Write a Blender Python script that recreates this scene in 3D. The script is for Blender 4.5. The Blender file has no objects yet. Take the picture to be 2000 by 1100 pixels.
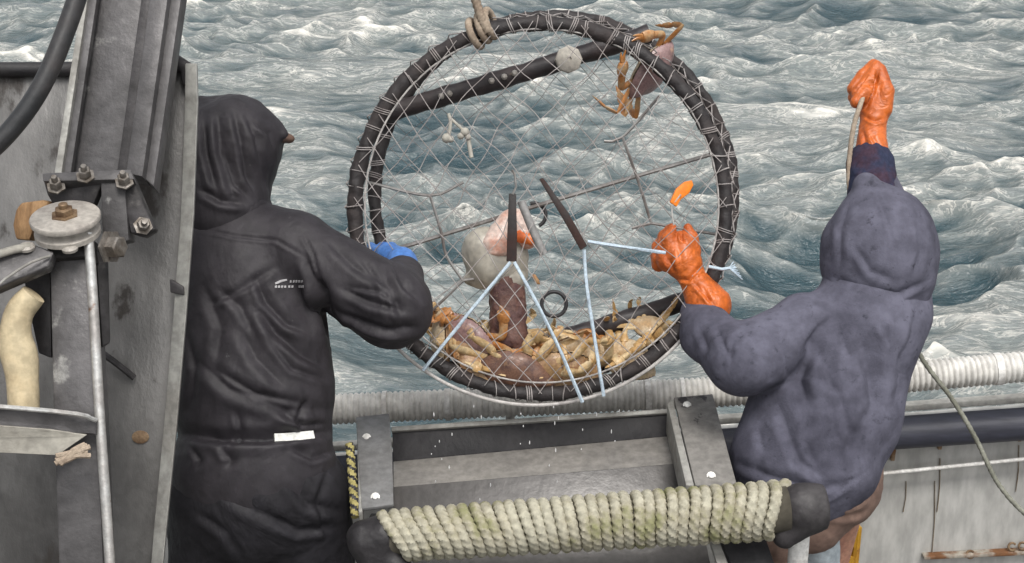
import bpy, bmesh, math, random
import numpy as np
from mathutils import Vector, Matrix, Quaternion
from mathutils.bvhtree import BVHTree

S = bpy.context.scene
C = S.collection
random.seed(7)
RNG = np.random.default_rng(11)
R = math.radians

# ------------------------------------------------------------------ camera
F = 2778.0            # focal length in photo pixels (50 mm lens, photo 2000 px wide)
PITCH = R(20.0)
CAM_H = 2.7           # height of the lens over the working deck
SEA = -1.3            # mean sea level under the deck
cam_data = bpy.data.cameras.new("camera")
cam_data.lens = 50.0
cam_data.sensor_width = 36.0
cam_data.clip_end = 3000
cam = bpy.data.objects.new("camera", cam_data)
C.objects.link(cam)
cam.location = (0, 0, CAM_H)
cam.rotation_euler = (math.pi / 2 - PITCH, 0, 0)
S.camera = cam

# ------------------------------------------------------------------ overcast sky and a soft sun
SUN_EL, SUN_AZ = R(62), R(165)
world = bpy.data.worlds.new("World")
S.world = world
world.use_nodes = True
wn, wl = world.node_tree.nodes, world.node_tree.links
wn.clear()
wout = wn.new("ShaderNodeOutputWorld")
wbg = wn.new("ShaderNodeBackground")
wbg.inputs["Strength"].default_value = 0.125
sky = wn.new("ShaderNodeTexSky")
sky.sky_type = 'NISHITA'
sky.sun_disc = False
sky.sun_elevation = SUN_EL
sky.sun_rotation = SUN_AZ
sky.air_density = 1.0
sky.dust_density = 4.0
hs = wn.new("ShaderNodeHueSaturation")
hs.inputs["Saturation"].default_value = 0.16
wtc = wn.new("ShaderNodeTexCoord")
wno = wn.new("ShaderNodeTexNoise")
wno.inputs["Scale"].default_value = 3.0
wno.inputs["Detail"].default_value = 5.0
wramp = wn.new("ShaderNodeValToRGB")
wramp.color_ramp.elements[0].position = 0.35
wramp.color_ramp.elements[0].color = (0.72, 0.73, 0.75, 1)
wramp.color_ramp.elements[1].position = 0.65
wramp.color_ramp.elements[1].color = (1.2, 1.19, 1.16, 1)
wmul = wn.new("ShaderNodeMix")
wmul.data_type = 'RGBA'
wmul.blend_type = 'MULTIPLY'
wmul.inputs["Factor"].default_value = 1.0
wl.new(wtc.outputs["Generated"], wno.inputs["Vector"])
wl.new(wno.outputs["Fac"], wramp.inputs["Fac"])
wl.new(sky.outputs[0], hs.inputs["Color"])
wl.new(hs.outputs[0], wmul.inputs["A"])
wl.new(wramp.outputs[0], wmul.inputs["B"])
wl.new(wmul.outputs["Result"], wbg.inputs["Color"])
wl.new(wbg.outputs[0], wout.inputs[0])

sun_d = bpy.data.lights.new("sun", 'SUN')
sun_d.energy = 1.3
sun_d.angle = R(20)
sun_d.color = (1.0, 0.96, 0.9)
sun = bpy.data.objects.new("sun", sun_d)
C.objects.link(sun)
sd = Vector((math.sin(SUN_AZ) * math.cos(SUN_EL), math.cos(SUN_AZ) * math.cos(SUN_EL), math.sin(SUN_EL)))
sun.rotation_euler = sd.to_track_quat('Z', 'Y').to_euler()

S.view_settings.view_transform = 'Standard'
S.view_settings.look = 'None'
S.view_settings.gamma = 1
S.view_settings.exposure = 0.62
S.cycles.max_bounces = 6

# ------------------------------------------------------------------ helpers
CP, SP = math.cos(PITCH), math.sin(PITCH)


def P(px, py, d):
    """point seen at photo pixel (px, py), d metres along the optical axis"""
    cx, cy = (px - 1000) / F * d, (550 - py) / F * d
    return Vector((cx, cy * SP + d * CP, CAM_H + cy * CP - d * SP))


def PY(px, py, Y):
    """point seen at photo pixel (px, py) on the upright plane y = Y"""
    q = P(px, py, 1.0) - Vector((0, 0, CAM_H))
    t = Y / q.y
    return Vector((0, 0, CAM_H)) + q * t


VIEW = Vector((0, CP, -SP))      # optical axis
CRIGHT = Vector((1, 0, 0))
CUP = Vector((0, SP, CP))


def link(o, parent=None):
    C.objects.link(o)
    if parent is not None:
        o.parent = parent
    return o


def thing(name, label, cat, loc=(0, 0, 0), group=None, rot=None):
    o = bpy.data.objects.new(name, None)
    o.empty_display_size = 0.05
    C.objects.link(o)
    o.location = loc
    if rot is not None:
        o.rotation_mode = 'QUATERNION'
        o.rotation_quaternion = rot
    o["label"] = label
    o["category"] = cat
    if group:
        o["group"] = group
    bpy.context.view_layer.update()
    return o


def tag(o, label, cat, group=None):
    o["label"] = label
    o["category"] = cat
    if group:
        o["group"] = group
    return o


def obj(name, bm, m, parent=None, smooth=True, world_space=True):
    """one mesh object; world-space geometry is brought into its parent's frame"""
    if world_space and parent is not None:
        bm.transform(root_matrix(parent).inverted())
    me = bpy.data.meshes.new(name)
    bmesh.ops.recalc_face_normals(bm, faces=bm.faces)
    bm.to_mesh(me)
    bm.free()
    if smooth:
        me.polygons.foreach_set("use_smooth", [True] * len(me.polygons))
        try:
            me.set_sharp_from_angle(angle=R(42))
        except Exception:
            pass
    for mm in (m if isinstance(m, (list, tuple)) else [m]):
        me.materials.append(mm)
    o = bpy.data.objects.new(name, me)
    return link(o, parent)


def root_matrix(o):
    m = Matrix.LocRotScale(o.location, o.rotation_quaternion if o.rotation_mode == 'QUATERNION' else o.rotation_euler, o.scale)
    return root_matrix(o.parent) @ m if o.parent else m


def spline(pts, step):
    """Catmull-Rom through pts, resampled about every step metres"""
    pts = [Vector(p) for p in pts]
    if len(pts) == 2:
        n = max(1, int((pts[1] - pts[0]).length / step))
        return [pts[0].lerp(pts[1], i / n) for i in range(n + 1)]
    ext = [pts[0] * 2 - pts[1]] + pts + [pts[-1] * 2 - pts[-2]]
    out = []
    for i in range(1, len(ext) - 2):
        a, b, c, d = ext[i - 1], ext[i], ext[i + 1], ext[i + 2]
        n = max(1, int((c - b).length / step))
        for k in range(n):
            t = k / n
            out.append(0.5 * ((2 * b) + (c - a) * t + (2 * a - 5 * b + 4 * c - d) * t * t + (3 * b - a - 3 * c + d) * t ** 3))
    out.append(pts[-1])
    return out


def add_tube(bm, pts, r, n=10, caps=True, closed=False, twist=0.0, lobes=0, lobe=0.0, rfun=None, flat=None):
    """sweep a (possibly lobed and twisted) section along pts; r is a number or a list"""
    pts = [Vector(p) for p in pts]
    m = len(pts)
    rs = r if isinstance(r, (list, tuple)) else [r] * m
    tang = []
    for i in range(m):
        if closed:
            t = pts[(i + 1) % m] - pts[i - 1]
        else:
            t = pts[min(i + 1, m - 1)] - pts[max(i - 1, 0)]
        tang.append(t.normalized() if t.length > 1e-9 else Vector((0, 0, 1)))
    up = Vector((0, 0, 1)) if abs(tang[0].z) < 0.9 else Vector((1, 0, 0))
    u = tang[0].cross(up).normalized()
    rings = []
    s = 0.0
    for i in range(m):
        if i:
            s += (pts[i] - pts[i - 1]).length
            q = tang[i - 1].rotation_difference(tang[i])
            u = q @ u
            u = (u - tang[i] * u.dot(tang[i])).normalized()
        v = tang[i].cross(u)
        ring = []
        for k in range(n):
            a = 2 * math.pi * k / n
            rr = rs[i]
            if lobes:
                rr *= 1 + lobe * abs(math.cos(lobes * 0.5 * (a - twist * s))) - lobe * 0.5
            if rfun:
                rr *= rfun(i, a, s)
            ca, sa = math.cos(a), math.sin(a)
            if flat:
                sa *= flat
            ring.append(bm.verts.new(pts[i] + (u * ca + v * sa) * rr))
        rings.append(ring)
    for i in range(m if closed else m - 1):
        A, B = rings[i], rings[(i + 1) % m]
        for k in range(n):
            bm.faces.new((A[k], A[(k + 1) % n], B[(k + 1) % n], B[k]))
    if caps and not closed and n > 2:
        bm.faces.new(list(reversed(rings[0])))
        bm.faces.new(rings[-1])
    return rings


def tube(name, pts, r, m, parent=None, step=0.02, n=10, **k):
    bm = bmesh.new()
    add_tube(bm, spline(pts, step), r, n, **k)
    return obj(name, bm, m, parent)


def add_slab(bm, pts, thick, bevel=0.003, away=True):
    """a plate: corner points in order, extruded by thick away from the camera"""
    pts = [Vector(p) for p in pts]
    n = Vector((0, 0, 0))
    for i in range(len(pts)):
        n += pts[i].cross(pts[(i + 1) % len(pts)])
    n.normalize()
    if n.dot(VIEW) < 0:
        n = -n
    if not away:
        n = -n
    A = [bm.verts.new(p) for p in pts]
    B = [bm.verts.new(p + n * thick) for p in pts]
    fs = [bm.faces.new(A), bm.faces.new(list(reversed(B)))]
    k = len(pts)
    for i in range(k):
        fs.append(bm.faces.new((A[i], B[i], B[(i + 1) % k], A[(i + 1) % k])))
    bmesh.ops.recalc_face_normals(bm, faces=fs)
    if bevel:
        es = list({e for f in fs for e in f.edges})
        bmesh.ops.bevel(bm, geom=es, offset=min(bevel, thick * 0.4), segments=2, affect='EDGES', profile=0.5)


def slab(name, pts, thick, m, parent=None, bevel=0.003):
    bm = bmesh.new()
    add_slab(bm, pts, thick, bevel)
    return obj(name, bm, m, parent)


def add_disc(bm, c, axis, prof, n=28):
    """lathe: prof is a list of (radius, height along axis)"""
    axis = Vector(axis).normalized()
    u = axis.orthogonal().normalized()
    v = axis.cross(u)
    rings = []
    for r, h in prof:
        rings.append([bm.verts.new(Vector(c) + axis * h + (u * math.cos(2 * math.pi * k / n) + v * math.sin(2 * math.pi * k / n)) * r) for k in range(n)])
    for A, B in zip(rings, rings[1:]):
        for k in range(n):
            bm.faces.new((A[k], A[(k + 1) % n], B[(k + 1) % n], B[k]))
    bm.faces.new(list(reversed(rings[0])))
    bm.faces.new(rings[-1])


def bolt(name, c, axis, r, h, m, parent, n=6, stud=True):
    bm = bmesh.new()
    add_disc(bm, c, axis, [(r * 1.5, 0), (r * 1.5, h * 0.18), (r, h * 0.2), (r, h * 0.9), (r * 0.85, h)], n)
    if stud:
        add_disc(bm, c, axis, [(r * 0.5, h * 0.95), (r * 0.5, h * 1.5), (r * 0.4, h * 1.6)], 10)
    return obj(name, bm, m, parent)


# ---- vectorised noise
_PERM = RNG.permutation(256).astype(np.int64)
_VAL = RNG.random(256) * 2 - 1


def vnoise(p):
    i = np.floor(p).astype(np.int64)
    f = p - i
    f = f * f * (3 - 2 * f)
    out = 0
    for dx in (0, 1):
        for dy in (0, 1):
            for dz in (0, 1):
                h = _PERM[(_PERM[(_PERM[(i[:, 0] + dx) & 255] + i[:, 1] + dy) & 255] + i[:, 2] + dz) & 255]
                w = (f[:, 0] if dx else 1 - f[:, 0]) * (f[:, 1] if dy else 1 - f[:, 1]) * (f[:, 2] if dz else 1 - f[:, 2])
                out = out + w * _VAL[h]
    return out


def fbm(p, o=4):
    a, s, t = 1.0, 0.0, 0.0
    for _ in range(o):
        s = s + a * vnoise(p)
        t += a
        a *= 0.5
        p = p * 2.03 + 11.3
    return s / t


# ---- bodies and soft things: smooth union of tapered capsules, turned into one skin
def sdf_cap(X, a, b, ra, rb, axis=None, sc=1.0):
    a, b = np.array(a, float), np.array(b, float)
    q = X
    if axis is not None:
        ax = np.array(axis, float)
        ax /= np.linalg.norm(ax)
        off = ((X - a) @ ax) * (1.0 / sc - 1.0)
        q = X + off[:, None] * ax
        b = b + ax * ((b - a) @ ax) * (1.0 / sc - 1.0)
    ab = b - a
    L = ab @ ab
    t = np.clip(((q - a) @ ab) / L, 0, 1) if L > 1e-12 else np.zeros(len(X))
    d = np.linalg.norm(q - a - t[:, None] * ab, axis=1) - (ra + (rb - ra) * t)
    return d


def smin(a, b, k):
    h = np.clip(0.5 + 0.5 * (b - a) / k, 0, 1)
    return b + (a - b) * h - k * h * (1 - h)


def skin(prims, h, k=0.03, cuts=()):
    """prims: (a, b, ra, rb[, axis, scale]); returns verts, faces"""
    lo = np.min([np.minimum(np.array(p[0]), np.array(p[1])) - max(p[2], p[3]) * max(1, p[5] if len(p) > 5 else 1) for p in prims], axis=0) - 3 * h - k * .3
    hi = np.max([np.maximum(np.array(p[0]), np.array(p[1])) + max(p[2], p[3]) * max(1, p[5] if len(p) > 5 else 1) for p in prims], axis=0) + 3 * h + k * .3
    n = np.ceil((hi - lo) / h).astype(int) + 1
    gx, gy, gz = [lo[i] + h * np.arange(n[i]) for i in range(3)]
    G = np.stack(np.meshgrid(gx, gy, gz, indexing='ij'), -1).reshape(-1, 3)
    d = None
    for p in prims:
        e = sdf_cap(G, *p)
        d = e if d is None else smin(d, e, k)
    for f in cuts:
        d = np.maximum(d, f(G))
    D = d.reshape(n)
    cs = tuple(n - 1)
    sgn = D < 0
    acc = np.zeros(cs + (3,))
    cnt = np.zeros(cs)
    corner = [(x, y, z) for x in (0, 1) for y in (0, 1) for z in (0, 1)]
    sl = lambda c: tuple(slice(c[i], c[i] + cs[i]) for i in range(3))
    for i in range(8):
        for j in range(i + 1, 8):
            ci, cj = corner[i], corner[j]
            if sum(abs(ci[q] - cj[q]) for q in range(3)) != 1:
                continue
            va, vb = D[sl(ci)], D[sl(cj)]
            cr = (va < 0) != (vb < 0)
            t = np.where(cr, va / np.where(cr, va - vb, 1), 0)
            for q in range(3):
                acc[..., q] += np.where(cr, ci[q] + t * (cj[q] - ci[q]), 0)
            cnt += cr
    idx = -np.ones(cs, int)
    act = cnt > 0
    idx[act] = np.arange(act.sum())
    base = np.argwhere(act)
    V = lo + h * (base + acc[act] / cnt[act][:, None])
    faces = []
    for ax in range(3):
        o1, o2 = (ax + 1) % 3, (ax + 2) % 3
        s0 = [slice(1, n[q] - 1) for q in range(3)]
        s0[ax] = slice(0, n[ax] - 1)
        s1 = list(s0)
        s1[ax] = slice(1, n[ax])
        a, b = sgn[tuple(s0)], sgn[tuple(s1)]
        e = np.argwhere(a != b)
        if not len(e):
            continue
        flip = a[tuple(e.T)]
        e = e.copy()
        for q in range(3):
            if q != ax:
                e[:, q] += 1

        def cell(d1, d2):
            c = e.copy()
            c[:, o1] += d1
            c[:, o2] += d2
            return idx[tuple(c.T)]
        Q = np.stack([cell(-1, -1), cell(0, -1), cell(0, 0), cell(-1, 0)], 1)
        Q[~flip] = Q[~flip][:, ::-1]
        faces.append(Q)
    return V, np.concatenate(faces)


def vnormals(V, Fq):
    N = np.zeros_like(V)
    fn = np.cross(V[Fq[:, 2]] - V[Fq[:, 0]], V[Fq[:, 3]] - V[Fq[:, 1]])
    for i in range(4):
        np.add.at(N, Fq[:, i], fn)
    return N / (np.linalg.norm(N, axis=1)[:, None] + 1e-12)


def relax(V, Fq, it=3, f=0.5):
    for _ in range(it):
        Sx = np.zeros_like(V)
        c = np.zeros(len(V))
        for i in range(4):
            j = (i + 1) % 4
            np.add.at(Sx, Fq[:, i], V[Fq[:, j]])
            np.add.at(Sx, Fq[:, j], V[Fq[:, i]])
            np.add.at(c, Fq[:, i], 1)
            np.add.at(c, Fq[:, j], 1)
        V = V + f * (Sx / c[:, None] - V)
    return V


def topx(V):
    """world points -> photo pixels"""
    q = V - np.array([0, 0, CAM_H])
    d = q @ np.array(VIEW)
    return np.stack([1000 + F * q[:, 0] / d, 550 - F * (q @ np.array(CUP)) / d], 1), d


def folds(V, N, strokes):
    """creases of cloth: each stroke (polyline, width m, depth m); a valley with a ridge beside it, fading at both ends.
    The polyline is given where it runs on the surface that faces the camera side."""
    px, d = topx(V)
    face = np.clip((N @ -np.array(VIEW)) * 2.5 + 0.3, 0, 1)
    disp = np.zeros(len(V))
    for pl, w, dep in strokes:
        pl = np.array(pl, float)
        seg = np.linalg.norm(np.diff(pl, axis=0), axis=1)
        tot = seg.sum()
        best = np.full(len(V), 1e9)
        side = np.zeros(len(V))
        tt = np.zeros(len(V))
        s0 = 0
        for i in range(len(pl) - 1):
            a, b = pl[i], pl[i + 1]
            ab = b - a
            t = np.clip(((px - a) @ ab) / (ab @ ab), 0, 1)
            r = px - a - t[:, None] * ab
            dd = np.linalg.norm(r, axis=1)
            up = dd < best
            best = np.where(up, dd, best)
            side = np.where(up, np.sign(ab[0] * r[:, 1] - ab[1] * r[:, 0]), side)
            tt = np.where(up, (s0 + t * seg[i]) / tot, tt)
            s0 += seg[i]
        wp = w * F / d
        x = best * side / wp
        fade = np.clip(np.minimum(tt, 1 - tt) * 4 + 0.15, 0, 1)
        endd = np.where(best < 3.5 * wp, 1, 0)
        disp += dep * fade * endd * face * (-np.exp(-np.abs(x) ** 1.15 * 1.25) + 0.7 * np.exp(-((x - 1.3) / 0.9) ** 2) + 0.25 * np.exp(-((x + 1.9) / 1.1) ** 2))
    return disp


def cloth(name, prims, m, parent, h=0.009, k=0.03, wr=0.006, wscale=9.0, strokes=(), stretch=(1, 1, 1), cuts=(), rel=2, seed=0.0):
    V, Fq = skin(prims, h, k, cuts)
    V = relax(V, Fq, rel)
    N = vnormals(V, Fq)
    q = V * np.array(stretch) * wscale + seed
    rid = 1 - np.abs(fbm(q, 3)) * 2.2
    big = fbm(V * 4.0 + seed + 5, 2)
    fin = 1 - np.abs(fbm(q * np.array((2.6, 2.6, 1.7)) + 31 + big[:, None] * 2, 3)) * 2.4
    V = V + N * ((rid - 0.45) * wr + big * wr * 1.2 + (fin - 0.4) * wr * 0.38)[:, None]
    if len(strokes):
        N = vnormals(V, Fq)
        V = V + N * folds(V, N, strokes)[:, None]
    M = np.array(root_matrix(parent).inverted()) if parent else np.eye(4)
    V = V @ M[:3, :3].T + M[:3, 3]
    me = bpy.data.meshes.new(name)
    me.from_pydata(V.tolist(), [], Fq.tolist())
    me.polygons.foreach_set("use_smooth", [True] * len(me.polygons))
    me.materials.append(m)
    return link(bpy.data.objects.new(name, me), parent)


# ------------------------------------------------------------------ materials
def mat(name, col, rough=0.6, metal=0.0, col2=None, scale=6.0, lo=0.4, hi=0.65, bump=0.15, bscale=60.0,
        col3=None, scale3=14.0, lo3=0.6, hi3=0.68, rough2=None, stretch=(1, 1, 1), bdist=0.004, spec=0.5, coat=0.0, trans=0.0, crease=0.0, cscale=7.0):
    m = bpy.data.materials.new(name)
    m.use_nodes = True
    n, l = m.node_tree.nodes, m.node_tree.links
    b = n["Principled BSDF"]
    b.inputs["Metallic"].default_value = metal
    b.inputs["Specular IOR Level"].default_value = spec
    b.inputs["Coat Weight"].default_value = coat
    if trans:
        b.inputs["Transmission Weight"].default_value = trans
    tc = n.new("ShaderNodeTexCoord")
    mp = n.new("ShaderNodeMapping")
    mp.inputs["Scale"].default_value = stretch
    l.new(tc.outputs["Object"], mp.inputs["Vector"])

    def noise(sc, det=6, ro=0.6):
        x = n.new("ShaderNodeTexNoise")
        x.inputs["Scale"].default_value = sc
        x.inputs["Detail"].default_value = det
        x.inputs["Roughness"].default_value = ro
        l.new(mp.outputs[0], x.inputs["Vector"])
        return x

    def ramp(src, a, b_):
        r = n.new("ShaderNodeMapRange")
        r.interpolation_type = 'SMOOTHSTEP'
        r.inputs["From Min"].default_value = a
        r.inputs["From Max"].default_value = b_
        l.new(src, r.inputs["Value"])
        return r.outputs[0]

    def mix(fac, A, B):
        x = n.new("ShaderNodeMix")
        x.data_type = 'RGBA'
        l.new(fac, x.inputs["Factor"])
        for nm, v in (("A", A), ("B", B)):
            if isinstance(v, tuple):
                x.inputs[nm].default_value = (*v, 1)
            else:
                l.new(v, x.inputs[nm])
        return x.outputs["Result"]
    c2 = col2 or tuple(c * 0.6 for c in col)
    f1 = ramp(noise(scale).outputs["Fac"], lo, hi)
    res = mix(f1, col, c2)
    f0 = ramp(noise(scale * 7, 4).outputs["Fac"], 0.3, 0.7)
    mm = n.new("ShaderNodeMix")
    mm.data_type = 'RGBA'
    mm.blend_type = 'MULTIPLY'
    mm.inputs["Factor"].default_value = 0.5
    l.new(res, mm.inputs["A"])
    g = n.new("ShaderNodeMapRange")
    g.inputs["To Min"].default_value = 0.6
    g.inputs["To Max"].default_value = 1.3
    l.new(f0, g.inputs["Value"])
    l.new(g.outputs[0], mm.inputs["B"])
    res = mm.outputs["Result"]
    if col3:
        f3 = ramp(noise(scale3, 8, 0.65).outputs["Fac"], lo3, hi3)
        res = mix(f3, res, col3)
    l.new(res, b.inputs["Base Color"])
    rg = n.new("ShaderNodeMapRange")
    rg.inputs["To Min"].default_value = rough
    rg.inputs["To Max"].default_value = rough2 if rough2 is not None else min(1, rough + 0.2)
    l.new(f1, rg.inputs["Value"])
    l.new(rg.outputs[0], b.inputs["Roughness"])
    if bump:
        bp = n.new("ShaderNodeBump")
        bp.inputs["Strength"].default_value = bump
        bp.inputs["Distance"].default_value = bdist
        l.new(noise(bscale, 6, 0.65).outputs["Fac"], bp.inputs["Height"])
        l.new(bp.outputs[0], b.inputs["Normal"])
        if crease:
            cn = noise(cscale, 4, 0.5)
            cn.inputs["Distortion"].default_value = 1.2
            ab = n.new("ShaderNodeMath")
            ab.operation = 'SUBTRACT'
            ab.inputs[1].default_value = 0.5
            l.new(cn.outputs["Fac"], ab.inputs[0])
            ab2 = n.new("ShaderNodeMath")
            ab2.operation = 'ABSOLUTE'
            l.new(ab.outputs[0], ab2.inputs[0])
            cr = ramp(ab2.outputs[0], 0.0, 0.09)
            b2 = n.new("ShaderNodeBump")
            b2.inputs["Strength"].default_value = crease
            b2.inputs["Distance"].default_value = 0.012
            l.new(cr, b2.inputs["Height"])
            l.new(bp.outputs[0], b2.inputs["Normal"])
            l.new(b2.outputs[0], b.inputs["Normal"])
    return m


M_steel = mat("weathered_steel", (0.115, 0.11, 0.112), 0.42, 0.25, (0.060, 0.057, 0.058), 4.0, 0.35, 0.7, 0.5, 40,
              col3=(0.34, 0.335, 0.32), scale3=9, lo3=0.6, hi3=0.72, bdist=0.004)
M_panel = mat("panel_steel", (0.185, 0.18, 0.174), 0.34, 0.3, (0.070, 0.067, 0.065), 1.7, 0.38, 0.66, 0.45, 14,
              col3=(0.05, 0.044, 0.04), scale3=7, lo3=0.55, hi3=0.63, bdist=0.012, stretch=(1, 1, 0.45))
M_edge = mat("galvanised_edge", (0.36, 0.355, 0.33), 0.45, 0.25, (0.25, 0.24, 0.22), 7.0, 0.4, 0.65, 0.4, 50, col3=(0.16, 0.12, 0.09), scale3=22, lo3=0.66, hi3=0.74)
M_bright = mat("bare_rod", (0.62, 0.62, 0.6), 0.3, 0.6, (0.42, 0.40, 0.38), 10.0, bump=0.3, col3=(0.22, 0.13, 0.09), scale3=18, lo3=0.62, hi3=0.7)
M_darksteel = mat("dark_steel", (0.06, 0.056, 0.058), 0.5, 0.3, (0.03, 0.028, 0.028), 8.0, bump=0.5, bscale=40, col3=(0.15, 0.14, 0.135), scale3=12, lo3=0.58, hi3=0.75)
M_bolt = mat("bolt_steel", (0.24, 0.22, 0.2), 0.4, 0.5, (0.12, 0.10, 0.08), 20.0, bump=0.3)
M_rust = mat("rusty_brass", (0.25, 0.17, 0.10), 0.5, 0.4, (0.12, 0.07, 0.04), 30.0, bump=0.4)
M_sheave = mat("pale_sheave", (0.42, 0.39, 0.35), 0.5, 0.1, (0.33, 0.30, 0.27), 12.0, bump=0.3, col3=(0.2, 0.16, 0.12), scale3=30, lo3=0.68, hi3=0.75)
M_blackrub = mat("black_rubber", (0.016, 0.015, 0.017), 0.45, 0.0, (0.028, 0.025, 0.026), 12.0, bump=0.4, bscale=50)
M_hose = mat("hydraulic_hose_rubber", (0.025, 0.026, 0.028), 0.4, 0.0, (0.04, 0.036, 0.036), 9.0, bump=0.25)
M_drum = mat("worn_rubber", (0.055, 0.051, 0.052), 0.55, 0.0, (0.025, 0.022, 0.024), 7.0, 0.4, 0.6, bump=0.7, bscale=25, col3=(0.13, 0.125, 0.12), scale3=9, lo3=0.55, hi3=0.75)
M_darkdrum = mat("wet_dark_rubber", (0.022, 0.020, 0.022), 0.5, 0.0, (0.05, 0.047, 0.048), 8.0, 0.5, 0.7, bump=0.8, bscale=25)
M_ribhose = mat("ribbed_hose_plastic", (0.66, 0.645, 0.61), 0.55, 0.0, (0.56, 0.545, 0.51), 5.0, bump=0.2, col3=(0.22, 0.19, 0.15), scale3=13, lo3=0.62, hi3=0.8)
M_white = mat("white_paint", (0.82, 0.81, 0.78), 0.45, 0.0, (0.55, 0.53, 0.5), 12.0, bump=0.2)
M_hull = mat("bulwark_paint", (0.46, 0.455, 0.435), 0.5, 0.0, (0.40, 0.395, 0.375), 2.0, bump=0.25, bscale=12, col3=(0.30, 0.24, 0.16), scale3=4, lo3=0.68, hi3=0.82, stretch=(1.6, 1, 0.5))
M_hullrust = mat("rust_stain", (0.16, 0.07, 0.025), 0.8, 0.0, (0.28, 0.2, 0.13), 12.0, bump=0.6, bscale=40)
M_seamrust = mat("rusty_seam", (0.26, 0.20, 0.13), 0.7, 0.0, (0.34, 0.30, 0.25), 20.0, bump=0.3)
M_ledge = mat("rusty_ledge", (0.36, 0.33, 0.28), 0.6, 0.0, (0.17, 0.075, 0.03), 9.0, 0.42, 0.55, bump=0.4)
M_fender = mat("fender_rubber", (0.040, 0.042, 0.060), 0.5, 0.0, (0.022, 0.023, 0.034), 5.0, bump=0.4, bscale=30, stretch=(0.3, 1, 2))
M_cap = mat("cap_rail", (0.42, 0.41, 0.38), 0.6, 0.0, (0.28, 0.27, 0.25), 8.0, bump=0.4)
M_deck = mat("deck_paint", (0.12, 0.12, 0.115), 0.55, 0.0, (0.07, 0.068, 0.066), 3.0, bump=0.5)
M_tray_lit = mat("tray_lit", (0.27, 0.255, 0.235), 0.4, 0.1, (0.20, 0.19, 0.178), 6.0, bump=0.35, bscale=30, col3=(0.16, 0.14, 0.12), scale3=16, lo3=0.68, hi3=0.78)  # tray sheet painted lighter where it faces up to the sky
M_tray_shaded = mat("tray_shaded", (0.098, 0.092, 0.089), 0.3, 0.1, (0.066, 0.062, 0.060), 5.0, bump=0.4, bscale=26)  # same sheet painted darker, shade of the steeper floor in the colour
M_plate = mat("rack_plate", (0.19, 0.19, 0.19), 0.5, 0.15, (0.15, 0.148, 0.146), 7.0, bump=0.5, bscale=45, col3=(0.03, 0.028, 0.03), scale3=7, lo3=0.63, hi3=0.67)
M_platebrown = mat("rack_plate_worn", (0.22, 0.21, 0.195), 0.5, 0.1, (0.155, 0.147, 0.137), 6.0, bump=0.6, bscale=40, col3=(0.035, 0.03, 0.032), scale3=9, lo3=0.6, hi3=0.65)
M_beam = mat("wet_black_beam", (0.010, 0.009, 0.011), 0.6, 0.0, (0.04, 0.038, 0.04), 9.0, bump=0.6, bscale=35, col3=(0.2, 0.19, 0.19), scale3=24, lo3=0.70, hi3=0.78, stretch=(1, 1, 0.5))
M_rope = mat("roller_rope", (0.43, 0.41, 0.325), 0.9, 0.0, (0.35, 0.32, 0.24), 9.0, 0.4, 0.65, bump=0.5, bscale=240, col3=(0.25, 0.25, 0.13), scale3=9, lo3=0.52, hi3=0.68, bdist=0.003, spec=0.2)
M_ropebase = mat("roller_core", (0.09, 0.08, 0.06), 0.9)
M_hemp = mat("tan_rope", (0.38, 0.31, 0.24), 0.85, 0.0, (0.27, 0.21, 0.16), 20.0, bump=0.5, bscale=180, spec=0.2)
M_greenline = mat("grey_green_line", (0.25, 0.25, 0.21), 0.8, 0.0, (0.16, 0.16, 0.13), 15.0, bump=0.4, bscale=180, spec=0.2)
M_twine = mat("net_twine", (0.36, 0.335, 0.325), 0.7, 0.0, (0.25, 0.22, 0.21), 9.0, bump=0, spec=0.3)
M_twinedark = mat("stainless_mesh_rod", (0.26, 0.25, 0.24), 0.4, 0.4, (0.15, 0.13, 0.12), 14.0, bump=0)
M_seam = mat("pale_seam_line", (0.46, 0.44, 0.42), 0.6, 0.0, (0.30, 0.28, 0.27), 14.0, bump=0)
M_ring = mat("hoop_rubber_wrap", (0.016, 0.013, 0.014), 0.6, 0.0, (0.036, 0.028, 0.027), 9.0, bump=0.8, bscale=45, col3=(0.20, 0.18, 0.165), scale3=20, lo3=0.62, hi3=0.8, bdist=0.005)
M_bar = mat("weight_bar_wrap", (0.022, 0.018, 0.02), 0.45, 0.0, (0.04, 0.03, 0.03), 7.0, bump=0.6, bscale=35, col3=(0.22, 0.17, 0.12), scale3=16, lo3=0.63, hi3=0.75)
M_zinc = mat("zinc_anode", (0.46, 0.43, 0.38), 0.7, 0.0, (0.36, 0.33, 0.29), 14.0, bump=0.4)
M_strap = mat("rubber_strap", (0.012, 0.009, 0.009), 0.6, 0.0, (0.035, 0.014, 0.010), 9.0, bump=0.3)
M_greytube = mat("grey_tube", (0.27, 0.265, 0.26), 0.5, 0.0, (0.2, 0.195, 0.19), 9.0, bump=0.2)
M_bluecord = mat("pale_blue_cord", (0.48, 0.58, 0.66), 0.6, 0.0, (0.40, 0.48, 0.56), 20.0, bump=0.3, bscale=200)
M_yellowrope = mat("yellow_black_rope", (0.36, 0.31, 0.12), 0.8, 0.0, (0.28, 0.24, 0.09), 9.0, bump=0.3)
M_orangetag = mat("orange_tag", (0.85, 0.22, 0.01), 0.5, 0.0, (0.7, 0.17, 0.01), 14.0, bump=0.1)
M_yellow = mat("yellow_paint", (0.50, 0.27, 0.02), 0.5, 0.0, (0.36, 0.17, 0.02), 8.0, bump=0.4, col3=(0.14, 0.05, 0.02), scale3=14, lo3=0.58, hi3=0.66)
M_wood = mat("split_wood", (0.32, 0.19, 0.09), 0.75, 0.0, (0.20, 0.11, 0.05), 8.0, bump=0.6, bscale=30, stretch=(4, 1, 1))
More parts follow.
